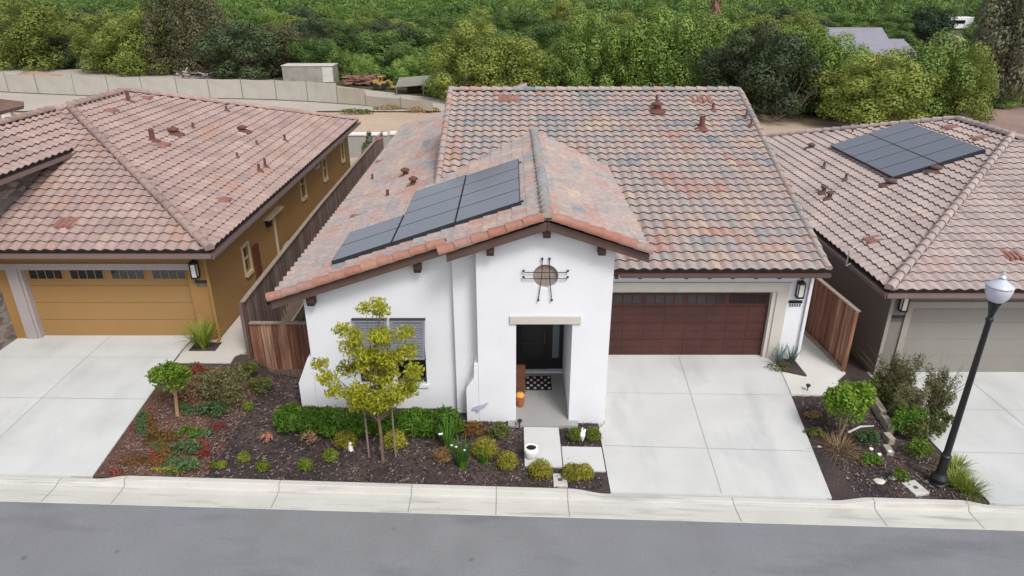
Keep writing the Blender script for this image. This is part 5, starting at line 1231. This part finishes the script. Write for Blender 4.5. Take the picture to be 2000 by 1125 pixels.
# low block edging, stepping down towards the kerb
for i, (a, b, lab) in enumerate((((1702, 792), (1722, 822), 'grey retaining block, first from the fence end'), ((1724, 826), (1738, 848), 'grey retaining block, second of the stepped row'), ((1728, 856), (1740, 870), 'grey retaining block, third of the stepped row'), ((1728, 876), (1738, 892), 'grey retaining block closest to the white flowers'))):
    A = gp(*a); B = gp(*b); h = .32 - i * .06; mb = MB(); mb.bar(A + Vector((0, 0, h / 2)), B + Vector((0, 0, h / 2)), .17, h); mb.build('retaining_block', mat('tan grey concrete block', S(160, 150, 136), .9, .12, 4, bump=.3, bscale=25), label=lab, cat='block', group='stepped edging blocks', bevel=.012)
A = gp(1655, 848); B = gp(1705, 838); MB().tube([A + Vector((0, 0, .05)), (A + B) / 2 + Vector((0, .05, .12)), B + Vector((0, 0, .1))], [.03, .028, .015], 7).build('driftwood', mat('bleached driftwood', S(196, 190, 184), .8, .08, 6), label='bleached curved branch lying beside the round shrub trunk', cat='branch')
chips = MB(); rg = random.Random(3)
def chip(x, y, s, mi):
    z = gz(x, y) + rg.uniform(.012, .035); a = rg.uniform(0, 3.14); l = s * rg.uniform(.6, 1.6); w_ = s * .4; t = rg.uniform(-.015, .02)
    dx, dy = math.cos(a) * l, math.sin(a) * l; ex, ey = -math.sin(a) * w_, math.cos(a) * w_
    chips.poly([(x - dx - ex, y - dy - ey, z), (x + dx - ex, y + dy - ey, z + t), (x + dx + ex, y + dy + ey, z + t + .006), (x - dx + ex, y - dy + ey, z + .006)], mi)
for k in range(7000):
    x = rg.uniform(-7.2, 2.1); y = rg.uniform(12.35, 17); chip(x, y, .028, rg.choice((0, 0, 0, 1, 2)))
for k in range(2600):
    x = rg.uniform(7.9, 10.7); y = rg.uniform(12.35, 16.8); chip(x, y, .028, rg.choice((0, 0, 1, 2)))
for k in range(4200):
    x = rg.uniform(-9.3, -6.9); y = rg.uniform(12.35, 16.6); chip(x, y, .026, rg.choice((3, 3, 2, 1)))
gc = MB(); rg = random.Random(21)
def patch(x, y): return math.sin(x * 2.3 + 1) * math.cos(y * 2.9) + .6 * math.sin(x * 5.1 + y * 4.3)
for k in range(26000):
    x = rg.uniform(-9.5, -6.9); y = rg.uniform(12.32, 16.7)
    if x < -9.4 + (y - 12.3) * .0 or patch(x, y) < .25 + .5 * rg.random() or x > -7.3 + .35 * math.sin(y * 2.1): continue
    z = gz(x, y) + rg.uniform(.01, .09); a = rg.uniform(0, 6.28); l_ = rg.uniform(.018, .04); t = rg.uniform(-.5, .5)
    v1 = Vector((math.cos(a), math.sin(a), t)) * l_; v2 = Vector((-math.sin(a), math.cos(a), rg.uniform(-.4, .4))) * l_ * .5; c = Vector((x, y, z))
    mi = 0 if patch(x * 1.7, y * 1.3) > .2 else (1 if patch(y, x) > -.4 else 2)
    gc.poly([c - v1, c + v2, c + v1, c - v2], mi)
gc.build('ground_cover', [PM['rust'], PM['sage'], PM['red']], label='creeping rust, green and red ground cover over the reddish bark bed', cat='ground cover', kind='stuff', fix=False)
chips.build('bark_chips', [mat('dark bark chip', S(50, 42, 44), .9, .2, 9), mat('brown bark chip', S(96, 76, 66), .9, .2, 9), mat('grey bark chip', S(128, 116, 110), .9, .2, 9), mat('red bark chip', S(112, 76, 64), .9, .2, 9)], label='loose bark mulch chips scattered over the planting beds', cat='mulch', kind='stuff', fix=False)

# ------------------------------------------------------------------ porch and path objects
p = gp(1037, 893, .05); t = thing('planter_pot', p, 'white round pot standing on the front path slab', 'pot')
MB().lathe([(.10, 0), (.15, .08), (.17, .2), (.165, .30), (.125, .31), (.125, .27)], p, 24).build('pot', M['white'], t, smooth=True)
MB().lathe([(.122, .272), (.1, .28), (.01, .285)], p, 20).build('soil', M['hollow'], t)
mt = MB(); mx0, mx1, my0, my1 = .38, 1.12, 16.28, 17.02
mt.box(mx0, mx1, my0, my1, .024, .036, 0)
for j in range(5):
    for i in range(7):
        x = mx0 + .07 + i * .1; y = my0 + .09 + j * .14 
        if (i + j) % 2 == 0: mt.box(x - .035, x + .035, y - .045, y + .045, .036, .040, 1)
mt.build('doormat', [mat('black mat', S(36, 30, 34), .95, .1, 9), mat('cream mat weave', S(196, 184, 184), .95, .05, 9)], label='black and cream checked doormat before the front door', cat='mat')
q = Vector((.22, 15.5, .022)); pk = thing('terracotta_pot', q, 'brown pot on the porch floor against the left wall', 'pot')
MB().lathe([(.08, 0), (.105, .12), (.115, .24), (.12, .25), (.1, .26)], q, 16).build('pot', mat('terracotta pot', S(152, 90, 62), .8, .1, 5), pk)
pu = MB(); c_ = q + Vector((0, 0, .25)); n = 24; k0 = 0
for j in range(9):
    ph = math.pi * j / 8
    for i in range(n): th = 2 * math.pi * i / n; r_ = .12 * math.sin(ph) * (1 + .08 * math.cos(th * 8)); pu.v.append((c_.x + r_ * math.cos(th), c_.y + r_ * math.sin(th), c_.z + .09 - .09 * math.cos(ph)))
for j in range(8):
    for i in range(n): pu.f.append((j * n + i, j * n + (i + 1) % n, (j + 1) * n + (i + 1) % n, (j + 1) * n + i)); pu.m.append(0)
pt = thing('pumpkin', c_, 'orange pumpkin sitting on the brown pot at the porch', 'pumpkin'); pu.build('body', mat('orange pumpkin skin', S(214, 150, 70), .6, .1, 8), pt, smooth=True); MB().cyl(c_ + Vector((0, 0, .17)), c_ + Vector((.02, 0, .23)), .015, .01, 6).build('stalk', M['trunk'], pt)
M['brownboard'] = mat('brown porch board', S(104, 66, 46), .75, .15, 3)
ps = MB(); ps.box(.12, .36, 16.05, 16.12, .022, .95); 
for zz in (.25, .6): ps.box(.10, .38, 16.035, 16.05, zz, zz + .06)
ps.build('porch_board', M['brownboard'], label='upright brown wooden board leaning by the left porch wall behind the pumpkin', cat='board', bevel=.006)
# metal bird on the tower foot
b = MB(); Y0 = YT - .03
def cr(pts): b.plate([(x, z) for x, z in pts], [], Y0 - .012, Y0 + .004)
cr([(-1.02, .42), (-.86, .50), (-.74, .52), (-.60, .60), (-.66, .50), (-.72, .44), (-.80, .40), (-.86, .30), (-.92, .27), (-.9, .36), (-1.04, .36)])
b.cyl((-.8, Y0, .45), (-.8, YT, .45), .01, n=6)
b.build('bird_ornament', mat('lavender grey metal', S(172, 172, 190), .5, .08, 6), label='pale grey metal bird fixed low on the white tower wall', cat='ornament')
# white figures
def statuette(px, py, h, lab, off=0):
    p = gp(px, py, off); MB().lathe([(.06, 0), (.075, .02), (.05, .05), (.065, h * .35), (.05, h * .6), (.028, h * .7), (.045, h * .8), (.04, h * .92), (.01, h)], p, 14).build('garden_statuette', M['white'], label=lab, cat='ornament', smooth=True)
statuette(685, 880, .26, 'small white statuette in front of the round yellow green tuft'); 
p = gp(1137, 862); b = MB(); b.lathe([(.02, 0), (.045, .08), (.075, .2), (.06, .27), (.02, .3)], p, 12); b.tube([p + Vector((0, 0, .26)), p + Vector((-.03, 0, .36)), p + Vector((-.01, -.03, .42))], [.03, .022, .02], 8); b.bar(p + Vector((-.01, -.03, .42)), p + Vector((-.01, -.10, .40)), .02, .015)
b.bar(p + Vector((.03, 0, .25)), p + Vector((.07, .08, .30)), .05, .03); b.build('bird_statuette', M['white'], label='white bird figure between the two low green mounds by the porch', cat='ornament')
def path_light(px, py, lab, off=0):
    p = gp(px, py, off); t = thing('path_light', p, lab, 'garden light'); MB().cyl(p, p + Vector((0, 0, .22)), .012, n=8).build('stem', M['black'], t)
    MB().lathe([(.03, .16), (.03, .21), (.07, .22), (.055, .25), (.01, .27)], p, 12).build('head', M['black'], t)
path_light(1576, 766, 'black path light at the edge of the side walk by the white house driveway'); path_light(1015, 836, 'small black path light at the left corner of the porch step')

# ------------------------------------------------------------------ street lamp
p = gp(1831, 944); L = thing('street_lamp', p, 'tall black street lamp with frosted white globe in the bed right of the driveway', 'street lamp')
MB().lathe([(.20, 0), (.20, .05), (.17, .07), (.165, .14), (.19, .16), (.185, .2), (.12, .30), (.105, .36), (.10, .75), (.115, .77), (.115, .82), (.09, .85), (.075, .95)], p, 20).build('base', M['black'], L)
pb = MB(); nfl = 16; 
pr = [(.078, .9), (.072, 2.0), (.064, 3.2), (.056, 4.35)]
pb.lathe(pr, p, nfl)
for k in range(8):
    a = k * math.pi / 4; pb.bar(p + Vector((math.cos(a) * .064, math.sin(a) * .064, .95)), p + Vector((math.cos(a) * .05, math.sin(a) * .05, 4.3)), .014, .014)
pb.build('pole', M['black'], L)
MB().lathe([(.055, 4.3), (.075, 4.33), (.075, 4.37), (.05, 4.42), (.06, 4.48), (.10, 4.66), (.125, 4.74), (.125, 4.77), (.02, 4.78)], p, 20).build('neck', M['black'], L)
M['globe'] = mat('ribbed frosted globe', S(188, 192, 206), .25, .04, 3, spec=.6)
gl = MB(); prof = [(.11, 4.775), (.15, 4.80), (.205, 4.88), (.24, 4.99), (.255, 5.09), (.245, 5.12), (.262, 5.13), (.255, 5.15), (.17, 5.20), (.11, 5.25), (.06, 5.29)]
gl.lathe(prof, p, 32); gl.v = [(p.x + (x - p.x) * (1 + .02 * math.cos(16 * math.atan2(y - p.y, x - p.x))), p.y + (y - p.y) * (1 + .02 * math.cos(16 * math.atan2(y - p.y, x - p.x))), z) for x, y, z in gl.v]
gl.build('globe', M['globe'], L, smooth=True)
MB().lathe([(.06, 5.31), (.075, 5.33), (.05, 5.36), (.025, 5.38), (.03, 5.42), (.008, 5.46), (.006, 5.5)], p, 12).build('finial', M['globe'], L)

# ------------------------------------------------------------------ far objects on the dirt lot
p = hit(606, 161, (0, 0, 1), .28); CT = thing('storage_container', p, 'pale grey storage container with white doors beyond the mesh fence', 'container')
cb_ = MB(); x0, x1, y0, y1, h = p.x - 3.0, p.x + 2.7, p.y, p.y + 2.4, 1.75
cb_.box(x0, x1, y0, y1, p.z - .2, p.z + h)
for k in range(18): xx = x0 + .15 + k * .25; cb_.box(xx, xx + .1, y0 - .05, y0 - .001, p.z, p.z + h - .1)
cb_.build('body', mat('faded container paint', S(146, 142, 134), .8, .18, 1), CT); MB().box(x1 - 1.2, x1 - .05, y0 - .09, y0 - .052, p.z + .05, p.z + h - .1).build('door', M['curb'], CT)
MB().box(x0 - .05, x1 + .05, y0 - .1, y1 + .05, p.z + h + .002, p.z + h + .08).build('roof_panel', M['curb'], CT)
p = hit(700, 164, (0, 0, 1), .3); tp = MB(); rg = random.Random(2)
for k in range(60):
    a = p + Vector((rg.uniform(-1.8, 1.5), rg.uniform(-.6, .9), rg.uniform(.05, .9))); tp.bar(a, a + Vector((rg.uniform(.6, 1.9), rg.uniform(-.5, .5), rg.uniform(-.25, .25))), .14, .1)
tp.build('timber_pile', mat('salvaged timber', S(142, 104, 92), .95, .35, 1.2), label='untidy brownish timber pile left of the yellow loader', cat='timber')
# yellow loader
p = hit(744, 172, (0, 0, 1), .28); LD = thing('wheel_loader', p, 'small yellow wheel loader parked beyond the mesh fence', 'loader')
M['yel'] = mat('construction yellow', S(166, 136, 74), .6, .12, 2)
b = MB(); b.box(p.x - .9, p.x + .7, p.y - .5, p.y + .5, p.z + .45, p.z + .85); b.box(p.x - .95, p.x - .2, p.y - .42, p.y + .42, p.z + .85, p.z + 1.1); b.build('body', M['yel'], LD, bevel=.04)
b = MB(); 
for a1 in (-.35, .35):
    for a2 in (-.38, .38): b.bar(p + Vector((.05 + a1 * .6, a2, .85)), p + Vector((.05 + a1 * .6, a2, 1.55)), .06, .06)
b.box(p.x - .28, p.x + .38, p.y - .45, p.y + .45, p.z + 1.55, p.z + 1.62); b.build('cab', M['yel'], LD)
for s in (-.35, .35): MB().tube([p + Vector((.4, s, .8)), p + Vector((1.1, s, 1.1)), p + Vector((1.45, s, .6))], .06, 6).build('lift_arm', M['yel'], LD)
b = MB(); b.plate([(p.x + 1.4, p.z + .15), (p.x + 1.95, p.z + .12), (p.x + 1.9, p.z + .2), (p.x + 1.55, p.z + .3), (p.x + 1.5, p.z + .8), (p.x + 1.4, p.z + .8)], [], p.y - .6, p.y + .6); b.build('bucket', M['yel'], LD)
for dx in (-.6, .5):
    for dy in (-.55, .55): MB().cyl(p + Vector((dx, dy - .12, .38)), p + Vector((dx, dy + .12, .38)), .38, n=18).build('wheel', M['black'], LD, bevel=.03)
LD.scale = (.8, .8, .75)
# tarp shelter
p = hit(815, 182, (0, 0, 1), .28); TS = thing('tarp_shelter', p, 'low grey tarp shelter with dark interior right of the loader', 'shelter')
b = MB(); b.hexa([p + Vector((-2.2, 0, .55)), p + Vector((3.4, .3, .95)), p + Vector((3.4, 3, 1.5)), p + Vector((-2.2, 3, 1.1)), p + Vector((-2.2, 0, .62)), p + Vector((3.4, .3, 1.02)), p + Vector((3.4, 3, 1.57)), p + Vector((-2.2, 3, 1.17))])
b.build('tarp', mat('weathered grey tarp', S(130, 128, 116), .9, .15, .8), TS)
for dx, dy, hh in ((-2.1, .1, .6), (.6, .15, .78), (3.3, .35, .95), (-2.1, 2.9, 1.1), (3.3, 2.9, 1.5)): MB().bar(p + Vector((dx, dy, -.2)), p + Vector((dx, dy, hh)), .08, .08).build('post', M['galv'], TS)
MB().box(p.x - 1.2, p.x + 2.6, p.y + 1.2, p.y + 2.2, p.z - .1, p.z + .7).build('stored_crates', mat('dark stored crates', S(60, 44, 38), .9, .3, 2), label=None, parent=TS)
# debris pile at the foot of the brown trees
p = hit(400, 150, (0, 0, 1), .3); b = MB(); rg = random.Random(9)
for k in range(50): a = p + Vector((rg.uniform(-3, 3), rg.uniform(-.8, .8), rg.uniform(0, .6))); b.bar(a, a + Vector((rg.uniform(-1.2, 1.2), rg.uniform(-.4, .4), rg.uniform(-.1, .5))), .10, .10, rg.choice((0, 0, 1)))
b.build('debris_pile', [mat('broken branches', S(104, 84, 78), .95, .2, 2), M['curb']], label='pile of broken branches and pale debris under the brownish trees', cat='debris')
# dirt mound
p = hit(68, 150, (0, 0, 1), .3); b = MB(); b.lathe([(3.6, -.2), (2.8, .15), (1.6, .4), (.5, .62), (.05, .66)], p, 24); b.v = [(p.x + (x - p.x) * (1 + .18 * math.sin(y * 2 + x)), p.y + (y - p.y) * .5, z * 1) for x, y, z in b.v]
b.build('dirt_mound', mat('brown dirt', S(150, 122, 102), .95, .2, .8), label='low mound of brown dirt behind the fence at far left', cat='mound', smooth=True)
p = hit(178, 134, (0, 0, 1), .3); MB().plate([(-1.3, 0), (1.3, 0), (1.3, 1.0), (.9, 1.35), (-1.1, 1.35)], [], 0, 2).build('x', M['white']) if False else None
b = MB(); b.plate([(p.x - 1.3, p.z), (p.x + 1.3, p.z), (p.x + 1.3, p.z + 1.0), (p.x + .9, p.z + 1.3), (p.x - 1.1, p.z + 1.3), (p.x - 1.3, p.z + .9)], [], p.y, p.y + 2.2); b.build('small_trailer', mat('off white trailer paint', S(202, 192, 186), .6, .06, 1), label='small whitish trailer glimpsed between the yellow green trees at left', cat='trailer', bevel=.1)
# dry scrub along the fence
for i, (a, c_, lab) in enumerate(((690, 222, 'dry olive scrub below the fence, left one'), (755, 215, 'dry scrub tuft at the fence left of the last panel'), (820, 218, 'dry scrub tuft at the right end of the fence'))):
    p = hit(a, c_, (0, 0, 1), .0); leafy('scrub', p, [(0, 0, .15, 1.3, .6, .25), (1, .2, .12, .8, .5, .2)], 500, .18, PM['olive'] if i == 0 else PM['tan'], lab, 'shrub', seed=300 + i)
p = hit(702, 300, (0, 0, 1), .5); bush_o = leafy('garden_shrub', Vector((-7.95 - .6, 40.5, .5)), [(0, 0, .8, .45, .4, .6), (.1, 0, 1.5, .2, .2, .5)], 700, .12, PM['olive'], 'slim garden shrub in the back yard beside the ochre house', 'shrub', seed=310)
# grey roofed house among the trees
b0 = hit(1668, 118, (0, 0, 1), .3); b0.z = gz(b0.x, b0.y)
FH = thing('grey_roof_house', b0, 'distant house with slate grey gabled roof among the trees', 'house')
M['slate'] = mat('grey asphalt shingles', S(132, 130, 140), .9, .08, .8, bump=.3, bscale=6)
def P2(px, py, y): return hit(px, py, (0, 1, 0), y)
yf = b0.y - 2; yr = b0.y + 5
r0, r1 = P2(1603, 54, yr), P2(1724, 56, yr); e0, e1 = P2(1628, 118, yf), P2(1704, 116, yf)
e0 = Vector((r0.x + .0, yf, e1.z)); e1 = Vector((r1.x, yf, e1.z))
b = MB(); b.poly([e0, e1, r1, Vector((r0.x, yr, r1.z))]); b.poly([Vector((r0.x, yr, r1.z)), r1, Vector((r1.x, yr + 7, e1.z)), Vector((r0.x, yr + 7, e1.z))])
o = b.build('roof', M['slate'], FH); o.modifiers.new('t', 'SOLIDIFY').thickness = .2
MB().plate([(yf + .6, b0.z - .5), (yr + 6.4, b0.z - .5), (yr + 6.4, e1.z), (yr, r1.z - .3), (yf + .6, e1.z)], [], r0.x + .4, r1.x - .4, 'x').build('house_wall', mat('grey siding', S(150, 148, 150), .9, .08, 1), FH)
b = MB(); wx0, wx1 = r1.x - .3, r1.x + 4.2; b.poly([(wx0, yf + 1, e1.z - .3), (wx1, yf + 1, e1.z - .3), (wx1 - .6, yr, r1.z - 1.6), (wx0, yr, r1.z - 1.6)]); b.poly([(wx0, yr, r1.z - 1.6), (wx1 - .6, yr, r1.z - 1.6), (wx1, yr + 5, e1.z - .3), (wx0, yr + 5, e1.z - .3)])
o = b.build('wing_roof', M['slate'], FH); o.modifiers.new('t', 'SOLIDIFY').thickness = .2
MB().box(wx0 + .4, wx1 - .4, yf + 1.5, yr + 4.5, b0.z - .5, e1.z - .35).build('wing_wall', MATS['grey siding'], FH)
# white trailer by the road
b0 = hit(1868, 52, (0, 0, 1), 2.2); b0.z = gz(b0.x, b0.y)
TR = thing('white_trailer', b0, 'white flat roofed trailer by the gravel road near the top right', 'trailer')
MB().box(b0.x - 3.4, b0.x + 3.4, b0.y, b0.y + 3, b0.z + .3, b0.z + 2.6).build('body', M['white'], TR, bevel=.1); MB().box(b0.x - 2.4, b0.x + 1.6, b0.y - .04, b0.y - .001, b0.z + 1.3, b0.z + 2.0).build('window', M['glass'], TR)
print('belt', cnt)
